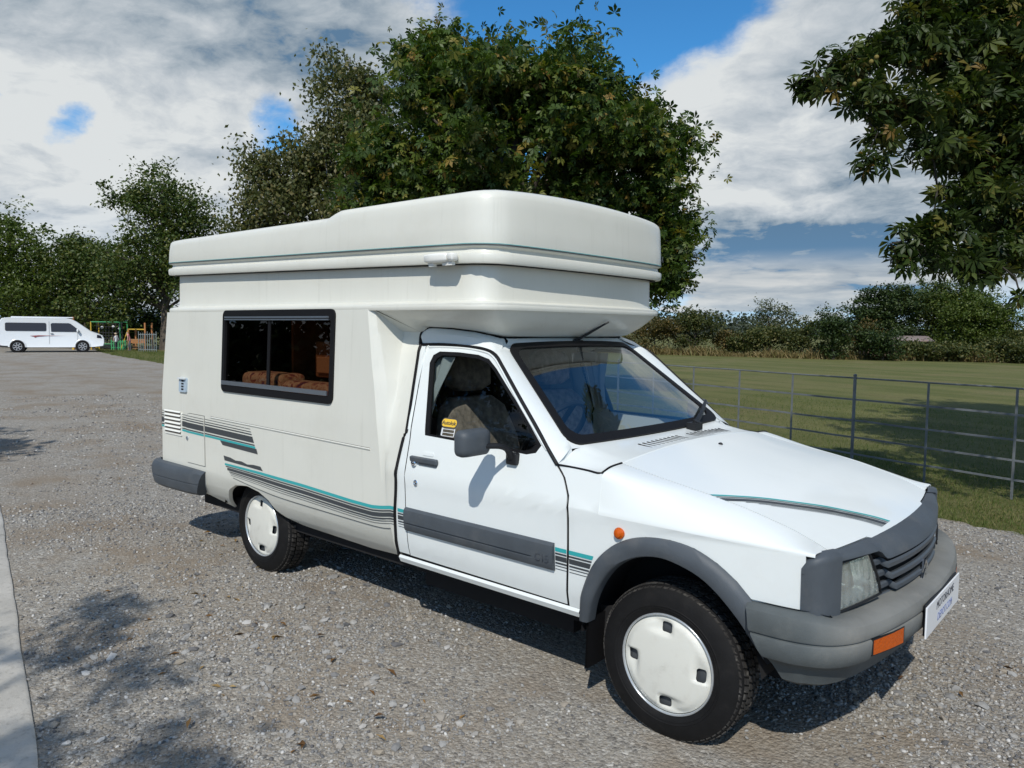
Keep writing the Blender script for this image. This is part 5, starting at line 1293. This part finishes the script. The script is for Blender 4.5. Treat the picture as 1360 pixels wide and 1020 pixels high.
    idx = list(range(len(ends)))
    hubs = [np.array((1.35, 3.0, 2.8)), np.array((1.3, 2.9, 3.3)), np.array((1.4, 3.1, 2.3))]
    for h, s in zip(hubs, ((.1, 0, 2.4), (.15, .1, 3.0), (.08, 0, 2.0))): mb.tube([s, tuple((np.array(s)+h-base)/2+np.array([0, 0, .18])), tuple(h-base)], [.07, .05, .035], 7)
    hub0 = np.array((1.35, 3.0, 2.8))
    dist = [np.linalg.norm(e-hub0) for e in ends]
    for q, e in enumerate(ends):
        near = [k for k in range(len(ends)) if dist[k] < dist[q]-.03]
        h = ends[min(near, key=lambda k: np.linalg.norm(ends[k]-e))] if near else hub0
        m = (e+h)/2+rng.normal(size=3)*.035+np.array([0, 0, .03]); w_ = .0035+.0042*min(1.5, 1/(dist[q]+.5))
        mb.tube([tuple(h-base), tuple(m-base), tuple(e-base)], [w_*1.35, w_, w_*.7], 6)
        for k in range(3):
            g = rng.normal(size=3); g[2] = -abs(g[2])*.3+.1; g /= np.linalg.norm(g); sz = bl[q][3]
            mb.tube([tuple(e-base), tuple(e+g*sz*.55-base+np.array([0, 0, .02])), tuple(e+g*sz*1.0-base)], [.0032, .0024, .0014], 5)
    for e in e2[rng.choice(len(e2), 24, replace=False)]: mb.tube([(.15, .1, 3.0), tuple((e-base)*.5+np.array([.1, .05, 1.6])), tuple(e-base)], [.08, .05, .015], 6)
    mb.build('trunk', principled('dark_bark', (.030, .026, .020), .95, var=.3), t, recalc=False)
    cm = principled('conker_husk', (.17, .135, .028), .8, bump=.6, bscale=60)
    for x, y, d in ((1164, 76, 4.85), (1157, 82, 4.85), (1135, 112, 4.8), (1141, 108, 4.8), (1243, 300, 4.75)):
        p = C+d*(f+(x-680)/1007.7*r-(y-510)/1007.7*u)-base
        MB().lathe([(-.016, .002), (-.013, .009), (-.005, .015), (.004, .015), (.012, .010), (.016, .002)], tuple(p), (.2, .1, 1), 10).build('conker', cm, t)
near_chestnut()
# trees behind the photographer: two known by their shade on the gravel, the rest added for window reflections
tree('shade_tree', 'leafy tree behind the viewpoint shading the bottom left gravel', 'tree', (1.6, -8.6, 0), (1.5, -8.4, 6), [(-.15, -5.85, 5.0, .22, .10, .1, 5), (.25, -6.15, 5.0, .16, .06, .08, 3), (.72, -6.02, 5.0, .14, .05, .08, 2), (1.30, -6.26, 5.0, .30, .08, .1, 5), (.95, -6.55, 5.0, .20, .06, .1, 3), (.05, -6.65, 5.1, .2, .06, .1, 3), (1.9, -9.2, 5.6, 1.5, .9, 1.4, 90)], 'oak', 40, .085, .095, 51, .2, QUAD, .8, .9, 6)
tree('shade_tree', 'leafy tree left of the viewpoint throwing streaks of shade', 'tree', (-8.4, -7.6, 0), (-8.2, -7.4, 6), [(-8.0, -5.9, 5.1, 1.6, 1.1, 1.0, 60), (-6.7, -4.75, 5.0, .9, .2, .3, 10), (-7.4, -4.95, 5.0, .8, .3, .3, 12), (-8.4, -7.2, 5.6, 1.9, 1.5, 1.4, 60)], 'oak', 60, .20, .17, 52, .2, QUAD, .8, .8, 20)
tree('shade_tree', 'unseen dense tall tree added left of the car park to darken window reflections', 'tree', (-17, -13, 0), (-17, -12.8, 7), [(-17, -13, 5.6, 3.2, 3.2, 3.2, 130), (-14.5, -14.5, 4.5, 2.6, 2.6, 2.8, 90)], 'dark', 34, .45, .32, 53, .3, QUAD, .7, .6, 20)  # added out of view so the side window mirrors dark leaves
tree('shade_tree', 'unseen broad dark tree added at the far left to darken window reflections', 'tree', (-23, -9, 0), (-23, -8.8, 7), [(-23, -9, 5.0, 3.4, 3.4, 3.6, 150)], 'dark', 34, .45, .32, 54, .3, QUAD, .7, .6, 20)  # second unseen tree added for the camper window to reflect
tree('added_hedge', 'unseen dark hedge added left of the car park to darken window reflections', 'hedge', (-18, -10.5, 0), (-18, -10.5, 2), [(-30+2.6*k, -2.2-1.55*k, 1.7, 1.9, 1.7, 1.9, 46) for k in range(10)], 'dark', 40, .40, .32, 55, .08, QUAD, .9, .5, 10)  # unseen hedge added to darken what the side window reflects
# trees behind the playground
tree('oak_tree', 'tall tree with a ragged top behind the playground, left of the camper', 'tree', (-44.0, 17.6, 0), (-43.6, 17.4, 9.4),
     [(-43.7, 17.2, 8.6, 1.9, 1.9, 1.8, 60), (-42.3, 18.5, 7.6, 1.7, 1.7, 1.4, 44), (-45.1, 15.9, 8.9, 1.1, 1.1, .6, 16), (-43.8, 17.0, 5.4, 3.0, 3.0, 2.2, 110), (-41.9, 18.7, 4.0, 2.0, 2.4, 2.4, 60), (-45.0, 16.0, 3.6, 2.0, 2.0, 1.6, 50)], 'oak', 70, .40, .20, 61, .3, QUAD, .6, .5, 50)
tree('oak_tree', 'rounded dark tree at the left edge behind the parked minivan', 'tree', (-53.5, 12.2, 0), (-53.4, 12.4, 7.4),
     [(-53.6, 12.2, 6.0, 2.2, 2.2, 2.4, 80), (-52.6, 13.4, 5.0, 1.9, 1.9, 2.0, 60), (-54.4, 11.0, 5.4, 2.2, 2.2, 2.6, 60), (-52.6, 12.6, 2.8, 2.8, 2.8, 2.0, 80)], 'lime', 70, .40, .20, 62, .3, QUAD, .6, .5, 30)
tree('oak_tree', 'lower spreading tree between the minivan and the tall ragged tree', 'tree', (-49.5, 15.2, 0), (-49.4, 15.2, 6.2),
     [(-49.8, 15.2, 5.4, 1.7, 1.7, 1.2, 50), (-48.4, 15.8, 4.6, 2.0, 2.0, 1.6, 70), (-50.7, 14.3, 3.9, 2.0, 2.0, 2.0, 60), (-48.6, 15.6, 2.6, 2.8, 2.8, 1.9, 90), (-50.3, 14.9, 6.6, .7, .7, .5, 10)], 'oak', 70, .40, .20, 63, .25, QUAD, .6, .5, 30)
tree('undergrowth', 'dark undergrowth below the trees behind the playground', 'bushes', (-50.5, 18.5, 0), (-50.5, 18.5, 2.5),
     [(-54.0+2.1*k, 13.5+1.75*k, 1.7, 1.8, 1.8, 1.7, 42) for k in range(8)], 'dark', 56, .42, .22, 64, .1, QUAD, .8, .5, 20)

# the hedge and trees at the far side of the field
H = 'bushes of the far hedge'
def bush(label, x, dy, rx, h, leaf, seed, name='hedge_bush', cat='bush', per=64, nc=None, sc=.135, trunk=.05, blobs=None, yy=None):
    y = float(hedge_y(x))+dy if yy is None else yy
    if blobs is None:
        rng = np.random.default_rng(seed+500)
        blobs = [(x, y, h*.52, rx, rx*.9, h*.50, nc or int(26*rx*max(1, h/2)))]
        for k in range(3): blobs.append((x+rng.uniform(-.7, .7)*rx, y+rng.uniform(-.3, .3), h*rng.uniform(.6, .86), rx*.38, rx*.38, h*.20, int(7*rx)+3))
    return tree(name, label, cat, (x, y, 0), (x, y, h*.8), blobs, leaf, per, .20, sc, seed, trunk, QUAD, .7, .6, 14, group=H if name == 'hedge_bush' else None)
bush('olive bush of the far hedge beside the overcab nose of the camper', -23.6, -1.2, 2.3, 2.25, 'russet', 101)
bush('dark green small tree with a thin trunk in the hedge right of the overcab', -21.2, -.6, 1.5, 2.75, 'olive', 102, 'hedge_tree', 'tree', trunk=.09)
bush('brownish low hedge bush left of the gap showing the wooded hill', -19.4, .6, 1.5, 1.45, 'russet', 103)
bush('yellowish green hedge bush below the distant wooded hill', -18.2, -.6, 1.2, 1.35, 'olive', 104)
bush('dull green hedge bush in front of the open grey tree', -16.9, -.4, 1.5, 1.7, 'olive', 105)
bush('open airy grey green tree showing sky through its crown', -17.6, 1.5, 1.3, 4.2, 'grey', 106, 'hedge_tree', 'tree', per=34, trunk=.07, blobs=[(-17.9, 43.0, 3.0, .6, .6, .7, 14), (-17.0, 43.2, 2.75, .6, .6, .5, 12), (-18.3, 43.0, 2.4, .5, .5, .4, 9), (-16.6, 43.4, 2.3, .5, .5, .5, 9), (-17.5, 43.1, 1.9, 1.2, 1.0, .8, 22)], yy=43.1)
bush('broad mid green hedge bush left of the dark pointed tree', -15.1, -.2, 1.6, 1.9, 'olive', 107)
bush('dark pointed small tree standing forward of the hedge', -12.9, -2.0, 1.05, 2.55, 'dark', 108, 'hedge_tree', 'tree', trunk=.09, nc=60)
bush('russet tinged hedge bush right of the dark pointed tree', -12.0, -.2, 1.3, 1.9, 'russet', 109)
bush('dense dark low bush in front of the shed roof', -10.6, -2.2, 1.25, 1.65, 'dark', 110, nc=60)
bush('grassy green bank of brambles in front of the rounded bright tree', -8.2, -1.4, 2.3, .95, 'olive', 111, nc=70)
bush('bramble bank at the right end of the hedge under the overhanging boughs', -4.6, -1.6, 2.3, 1.1, 'olive', 112, nc=80)
bush('wide mid green bush at the right edge of the field', -4.4, .6, 2.1, 1.8, 'olive', 113)
bush('pale bramble bush closing the hedge at the far right', -1.0, -.5, 2.4, 1.9, 'olive', 114)
bush('tall bluish green tree forming the left of the big clump beyond the field', -13.2, 0, 1, 4, 'dark', 120, 'hedge_tree', 'tree', blobs=[(-13.0, 47.4, 2.9, 1.5, 1.3, 1.5, 100), (-11.6, 48.0, 3.3, 1.5, 1.4, 1.3, 100), (-12.4, 47.6, 1.7, 2.0, 1.6, 1.4, 110)], yy=47.8, trunk=.16, sc=.15)
bush('highest domed green tree at the top of the big clump beyond the field', -9.6, 0, 1, 4, 'oak', 121, 'hedge_tree', 'tree', blobs=[(-9.9, 50.6, 3.4, 2.2, 1.6, 1.45, 170), (-8.4, 50.9, 3.2, 1.7, 1.5, 1.4, 120), (-9.6, 50.6, 1.7, 2.8, 1.6, 1.5, 120)], yy=50.6, trunk=.2, sc=.15)
bush('rounded brighter green tree in front of the domed tree', -7.5, 0, 1, 4, 'lime', 122, 'hedge_tree', 'tree', blobs=[(-7.6, 48.6, 2.5, 1.9, 1.5, 1.5, 190), (-6.2, 48.9, 2.0, 1.3, 1.2, 1.3, 90), (-7.4, 48.5, 1.2, 2.0, 1.2, 1.0, 80)], yy=48.7, trunk=.16, sc=.14)
def hill():
    rng = np.random.default_rng(77); t = empty('wooded_hill', (-90, 190, 0)); t['kind'] = 'structure'
    m = MB(); a = np.linspace(0, math.pi*2, 40)
    xs = np.linspace(-330, 160, 80)
    h = lambda x: 2.2+2.0*math.exp(-((x+82)/26)**2)+1.1*math.sin(x*.05)+.8*math.sin(x*.13+2)
    m.loft([[(x, 176+.18*x, -1) for x in xs], [(x, 196+.18*x, h(x)) for x in xs], [(x, 260+.18*x, h(x)+.3) for x in xs]])
    m.build('hill_slope', principled('hill_wood', (.030, .040, .022), .95, var=.3, vscale=.2), t)
    n = 900; X = rng.uniform(-330, 160, n); Y = 186+.18*X+rng.uniform(0, 14, n); Z = np.array([h(x) for x in X])*np.clip((Y-176-.18*X)/20, 0, 1)
    P, e = [], []
    for x, y, z in zip(X, Y, Z): P.append(np.array([x, y, z])+rng.normal(size=(24, 3))*np.array([1.5, 1.5, .8]))
    P = np.concatenate(P)-np.array([-90, 190, 0]); N = len(P); A, B, Cc = frames(N, .4, rng)
    o = scatter_mesh('hill_trees', *QUAD, P, A, B, Cc, rng.uniform(.7, 1.3, N), rng.random(N), foliage('hill_leaf', [(0, (.030, .042, .026)), (1, (.066, .08, .048))], .2, .2), t); o['kind'] = 'stuff'
hill()

# ================================================================== things around the car park
def shed():
    s = tag(empty('shed', (-11.4, 46.9, 0), R(35)), 'low shed with a rusty sheet roof half hidden behind the hedge', 'shed')
    MB().box((0, 0, .5), (3.6, 1.6, 1.0)).build('wall', principled('shed_wall', (.16, .11, .08), .9, var=.3), s)
    m = MB()
    n = 40; xs = np.linspace(-1.95, 1.95, n)
    m.loft([[(x, -1.0, 1.02+.012*(i % 2)) for i, x in enumerate(xs)], [(x, 0, 1.34+.012*(i % 2)) for i, x in enumerate(xs)], [(x, 1.0, 1.02+.012*(i % 2)) for i, x in enumerate(xs)]])
    m.build('roof', principled('rusty_sheet', (.24, .20, .19), .7, dirt=((.26, .07, .025), .9, 1.2)), s)
shed()

def minivan():
    # local x forward, y to the left; origin between the axles on the ground
    v = tag(empty('minivan', (-43.35, 11.26, 0), R(70)), 'white passenger minivan with dark windows parked at the left edge of the gravel', 'minivan')
    v.scale = (.95, .95, .95)
    wh = principled('minivan_white', (.74, .77, .79), .3, coat=.3); bl = principled('minivan_glass', (.010, .012, .022), .08, spec=.8); blk = principled('minivan_trim', (.02, .02, .022), .5)
    W = .93
    prof = [(-2.42, .42), (-2.46, .62), (-2.45, 1.00), (-2.40, 1.22), (-2.28, 1.72), (-2.20, 1.83), (-1.9, 1.875), (-.6, 1.885), (.75, 1.865), (1.02, 1.82), (1.25, 1.70), (1.62, 1.42), (1.95, 1.17), (2.30, 1.04), (2.52, .92), (2.60, .74), (2.60, .50), (2.55, .34)]
    low = [(2.1, .28), (1.0, .26), (-1.0, .26), (-2.1, .30)]
    P = np.array(prof+low); c = P.mean(0)
    def ring(y, k, top): return [(c[0]+(x-c[0])*(1-k*.5), y*(1-(.16*max(0, (z-1.0))/.9 if z > 1 else 0)), c[1]+(z-c[1])*(1-k)) for x, z in P]
    m = MB().loft([ring(-W+.02, .10, 0), ring(-W, .03, 0), ring(-W+.07, .0, 0), ring(0, -.012, 0), ring(W-.07, 0, 0), ring(W, .03, 0), ring(W-.02, .10, 0)], True, True)
    body = m.build('body', wh, v, angle=40)
    side = lambda s, o=0.0: lambda x, z: (x, s*((W+o)*(1-(.16*max(0, z-1.0)/.9))), z)
    for s in (-1, 1):
        patch('window', rrect(-2.05, 1.16, -.18, 1.60, .07), side(s, .004), bl, body, step=(.3, .1), thick=.004, out=(0, s, 0))
        patch('window', [(.05, 1.13), (1.40, 1.13), (1.37, 1.22), (.98, 1.56), (.88, 1.60), (.10, 1.60), (.03, 1.55)], side(s, .004), bl, body, step=(.3, .1), thick=.004, out=(0, s, 0))
        MB().tube([side(s, .003)(-.05, z) for z in np.linspace(.45, 1.7, 8)], .006, 5).build('door_joint', principled('minivan_joint', (.25, .26, .27), .6), body)
        MB().tube([side(s, .003)(1.28, z) for z in np.linspace(.45, 1.1, 8)], .006, 5).build('door_joint', principled('minivan_joint', (.25, .26, .27), .6), body)
        patch('swoosh_stripe', [(-.95, .90), (-.55, .93), (-.25, .925), (.75, .905), (-.2, .90), (-.62, .86), (-.72, .80), (-.75, .86)], side(s, .004), principled('swoosh_red', (.28, .05, .05), .5), body, step=.2, out=(0, s, 0))
        MB().box((.08, s*(W+.01), 1.02), (.14, .03, .03)).build('door_handle', blk, body)
        mm = MB(); mm.box((1.30, s*(W+.07), 1.20), (.10, .20, .17)); mm.build('wing_mirror', wh, body, bevel=.04)
        patch('headlight', [(2.22, .80), (2.52, .76), (2.54, .90), (2.24, .98)], side(s, -.015), bl, body, step=.1, thick=.01, out=(0, s, 0))
        patch('tail_light', [(-2.44, .78), (-2.34, .78), (-2.34, 1.12), (-2.43, 1.12)], side(s, -.012), principled('tail_red', (.35, .02, .02), .2), body, step=.1, thick=.01, out=(0, s, 0))
        patch('bumper_lower', [(-2.36, .30), (-1.95, .28), (-1.95, .36), (-2.36, .38)], side(s, .0), blk, body, step=.2, out=(0, s, 0))
        for x in (-1.52, 1.52):
            w = empty('wheel', (x, s*.895, .325), 0, v)
            o = MB().lathe([(s*-.20, .2), (s*-.2, .29), (s*-.17, .325), (s*.03, .325), (s*.06, .30), (s*.065, .25), (s*.05, .215), (s*.01, .21)], (0, 0, 0), (0, 1, 0), 28).build('tyre', G['tyre'], w)
            r = MB().lathe([(s*.02, .0), (s*.035, .06), (s*.02, .07), (s*.02, .215)], (0, 0, 0), (0, 1, 0), 28).build('rim', principled('dark_rim', (.12, .12, .125), .4, metal=.6), w)
            m2 = MB()
            for k in range(7):
                t = 2*math.pi*k/7; m2.box((.12*math.cos(t), s*.035, .12*math.sin(t)), (.16, .03, .045), Matrix.Rotation(-t, 3, 'Y'))
            m2.lathe([(s*.03, .19), (s*.045, .20), (s*.045, .215), (s*.02, .22)], (0, 0, 0), (0, 1, 0), 28)
            q = m2.build('spokes', principled('silver_rim', (.55, .56, .58), .3, metal=.6), w); q['kind'] = 'stuff'
            t = np.linspace(-.08, math.pi+.08, 20)
            MB().loft([[(x+.40*math.cos(k), s*(W-.004), .33+.40*math.sin(k)) for k in t], [(x+.37*math.cos(k), s*(W+.012), .33+.37*math.sin(k)) for k in t], [(x+.345*math.cos(k), s*(W+.006), .33+.345*math.sin(k)) for k in t]]).build('wheel_arch', wh, body)
            MB().add([(x+.35*math.cos(k), s*(W+.004), .31+.36*math.sin(k)) for k in np.linspace(0, 2*math.pi, 28, endpoint=False)], [tuple(range(28))]).build('arch_recess', G['dark'], body)
    y = lambda t: t
    rows = []
    for x, z, w in ((1.10, 1.775, .66), (1.25, 1.695, .70), (1.62, 1.425, .76), (1.90, 1.215, .80)):
        rows.append([(x+.012, a2, z+.012) for a2 in np.linspace(-w, w, 7)])
    MB().loft(rows).build('windscreen', bl, body)
    MB().box((-.35, 0, 1.905), (2.9, 1.30, .06)).build('pop_top_roof', wh, v, bevel=.03)
minivan()

def playground():
    gr = principled('play_green', (.05, .30, .12), .5); ye = principled('play_yellow', (.55, .36, .04), .5); orr = principled('play_orange', (.36, .15, .05), .65); rope = principled('play_rope', (.03, .03, .035), .9); wd = principled('play_wood', (.30, .17, .08), .8)
    ang = math.atan2(15.3-14.2, -44.8+46.0); d = Vector((math.cos(ang), math.sin(ang), 0)); n = Vector((-d.y, d.x, 0))
    t = tag(empty('climbing_net', (-46.0, 14.2, 0), ang), 'green framed climbing net in the playground behind the minivan nose', 'climbing frame')
    L = 1.66
    for x in (0, L):
        for y in (0, .9): MB().tube([(x, y, 0), (x, y, 1.64)], .035, 8).build('post', gr if x else ye, t)
    for y in (0, .9): MB().tube([(0, y, 1.62), (L, y, 1.62)], .03, 8).build('top_bar', gr, t)
    MB().tube([(0, 0, .35), (L, 0, .35)], .025, 8).build('low_bar', gr, t)
    net = MB(); rng = random.Random(4)
    for i in range(9):
        x = .12+(L-.24)*i/8; net.tube([(x, .45, .1), (x+.05*rng.uniform(-1, 1), .45, .9), (x, .45, 1.6)], .02, 4)
        z = .15+1.4*i/8; net.tube([(.05, .45, z), (L/2, .45, z-.04), (L-.05, .45, z)], .02, 4)
    net = net.build('rope_net', rope, t); net['kind'] = 'stuff'
    pl = MB()
    for k in range(10): pl.box((L/2, .45, .1), (.01, .01, .01))
    for k, (x, z) in enumerate(((.3, .75), (1.25, .80), (.45, 1.3), (1.1, 1.35), (1.45, 1.25))): MB().lathe([(-.09, .001), (-.06, .06), (0, .09), (.06, .06), (.09, .001)], (x, .38, z), (0, 0, 1), 8).build('net_ball', principled('ball_white', (.6, .6, .6), .5), t)
    # low green fence round the toddlers' corner
    t = tag(empty('playground_fence', (-44.95, 14.9, 0), ang), 'low bright green barrier beside the climbing net', 'fence')
    for k in range(7): MB().box((.13*k, 0, .30), (.05, .03, .6)).build('paling', gr, t)
    for z in (.15, .5): MB().box((.39, .03, z), (.85, .03, .06)).build('rail', gr, t)
    # timber tower
    t = tag(empty('play_tower', (-44.3, 15.6, 0), ang), 'orange timber play tower with a platform right of the climbing net', 'play tower')
    for x in (0, .95):
        for y in (0, .9): MB().box((x, y, .80 if x else .62), (.08, .08, 1.6 if x else 1.24)).build('post', orr, t)
    MB().box((.475, .45, .62), (1.0, .95, .06)).build('platform', wd, t); MB().box((.475, -.02, .50), (.9, .03, .16)).build('side_board', orr, t); MB().box((.475, .0, 1.22), (1.03, .05, .06)).build('beam', ye, t)
    MB().tube([(0, 0, 1.24), (-.45, -.05, 0)], .035, 6).build('brace', ye, t)
    for k in range(4): MB().box((.475, -.03, .12+.13*k), (.5, .03, .03)).build('rung', wd, t)
    t = tag(empty('slide_tower', (-46.9, 13.6, 0), ang), 'yellow slide tower with a tall post seen over the minivan bonnet', 'slide')
    MB().box((0, 0, .95), (.09, .09, 1.9)).build('post', orr, t); MB().box((.35, 0, .75), (.8, .7, .07)).build('platform', ye, t)
    for x in (.1, .6): MB().box((x, -.3, .55), (.10, .05, 1.1)).build('panel', ye, t)
    MB().loft([[(.75, y, .75) for y in (-.25, .25)], [(1.35, y, .12) for y in (-.25, .25)]]).build('chute', ye, t)
    t = tag(empty('steel_railing', (-41.9, 15.15, 0), ang), 'grey steel railing panel beside the rear of the camper', 'railing')
    st = principled('railing_steel', (.22, .25, .25), .6, metal=.3)
    for k in range(9): MB().box((.12*k, 0, .52), (.028, .028, 1.04 if k % 4 else 1.2)).build('bar', st, t)
    for z in (.12, .95): MB().box((.48, .02, z), (1.02, .02, .04)).build('rail', st, t)
playground()

def person(name, label, loc, h, face, top, legs, skin, hair, hat=None, lean=0.0):
    """small standing figure grown with a skin modifier from joints"""
    k = h/1.75
    J = {'pel': (0, 0, .93), 'spi': (.02+lean*.4, 0, 1.15), 'che': (.03+lean, 0, 1.35), 'nek': (.03+lean*1.2, 0, 1.50), 'hea': (.05+lean*1.3, 0, 1.66)}
    R_ = {'pel': .135, 'spi': .125, 'che': .14, 'nek': .055, 'hea': .105}
    E = [('pel', 'spi'), ('spi', 'che'), ('che', 'nek'), ('nek', 'hea')]
    for s, q in ((-1, .10), (1, -.06)):
        J[f'hip{s}'] = (0, .09*s, .88); J[f'kne{s}'] = (.03+q, .10*s, .48); J[f'ank{s}'] = (q-.02, .10*s, .07); J[f'toe{s}'] = (q+.13, .11*s, .035)
        J[f'sho{s}'] = (.02+lean, .19*s, 1.40); J[f'elb{s}'] = (.02+lean*.5-q*.5, .25*s, 1.12); J[f'han{s}'] = (.12+lean*.4-q*.6, .24*s, .88)
        R_.update({f'hip{s}': .09, f'kne{s}': .06, f'ank{s}': .04, f'toe{s}': .035, f'sho{s}': .055, f'elb{s}': .04, f'han{s}': .038})
        E += [('pel', f'hip{s}'), (f'hip{s}', f'kne{s}'), (f'kne{s}', f'ank{s}'), (f'ank{s}', f'toe{s}'), ('che', f'sho{s}'), (f'sho{s}', f'elb{s}'), (f'elb{s}', f'han{s}')]
    names = list(J); me = bpy.data.meshes.new('person'); me.from_pydata([tuple(c*k for c in J[n]) for n in names], [(names.index(a), names.index(b)) for a, b in E], [])
    o = bpy.data.objects.new('person', me); COL.objects.link(o)
    sk = o.modifiers.new('skin', 'SKIN'); o.modifiers.new('sub', 'SUBSURF').levels = 1
    for i, n in enumerate(names): me.skin_vertices[0].data[i].radius = (R_[n]*k, R_[n]*k); me.skin_vertices[0].data[i].use_root = (n == 'pel')
    dg = bpy.context.evaluated_depsgraph_get(); m2 = bpy.data.meshes.new_from_object(o.evaluated_get(dg)); bpy.data.objects.remove(o)
    for m in (skin, top, legs, hair): m2.materials.append(m)
    for p in m2.polygons:
        c = p.center/k
        p.material_index = 3 if (c.z > 1.64 and c.x < .08+lean*1.3) or c.z > 1.72 else 0 if c.z > 1.47 else (1 if c.z > .90 and abs(c.y) < .245 else (0 if c.z > .84 and abs(c.y) > .2 else 2))
    m2.shade_smooth(); o = link(name, m2, None); o.location = loc; o.rotation_euler[2] = face; tag(o, label, 'person')
    if hat: MB().lathe([(0, .17*k), (.01, .17*k), (.012, .11*k), (.09*k, .10*k), (.11*k, .03*k)], (J['hea'][0]*k, 0, 1.70*k), (0, 0, 1), 16, True).build('hat', hat, o)
    return o
skn = principled('skin', (.50, .32, .24), .6); hair = principled('hair_brown', (.05, .03, .02), .7)
person('person', 'child in a white top and pale hat standing at the green barrier', (-43.9, 14.75, 0), .98, R(200), principled('white_cloth', (.6, .62, .65), .9), principled('dark_cloth', (.04, .045, .06), .9), skn, hair, principled('pale_hat', (.55, .45, .32), .9))
person('person', 'child in a pink coat beside the orange play tower', (-43.3, 15.25, 0), 1.12, R(240), principled('pink_cloth', (.58, .22, .22), .9), principled('grey_cloth', (.10, .10, .12), .9), skn, principled('hair_fair', (.30, .18, .08), .7), None, .12)
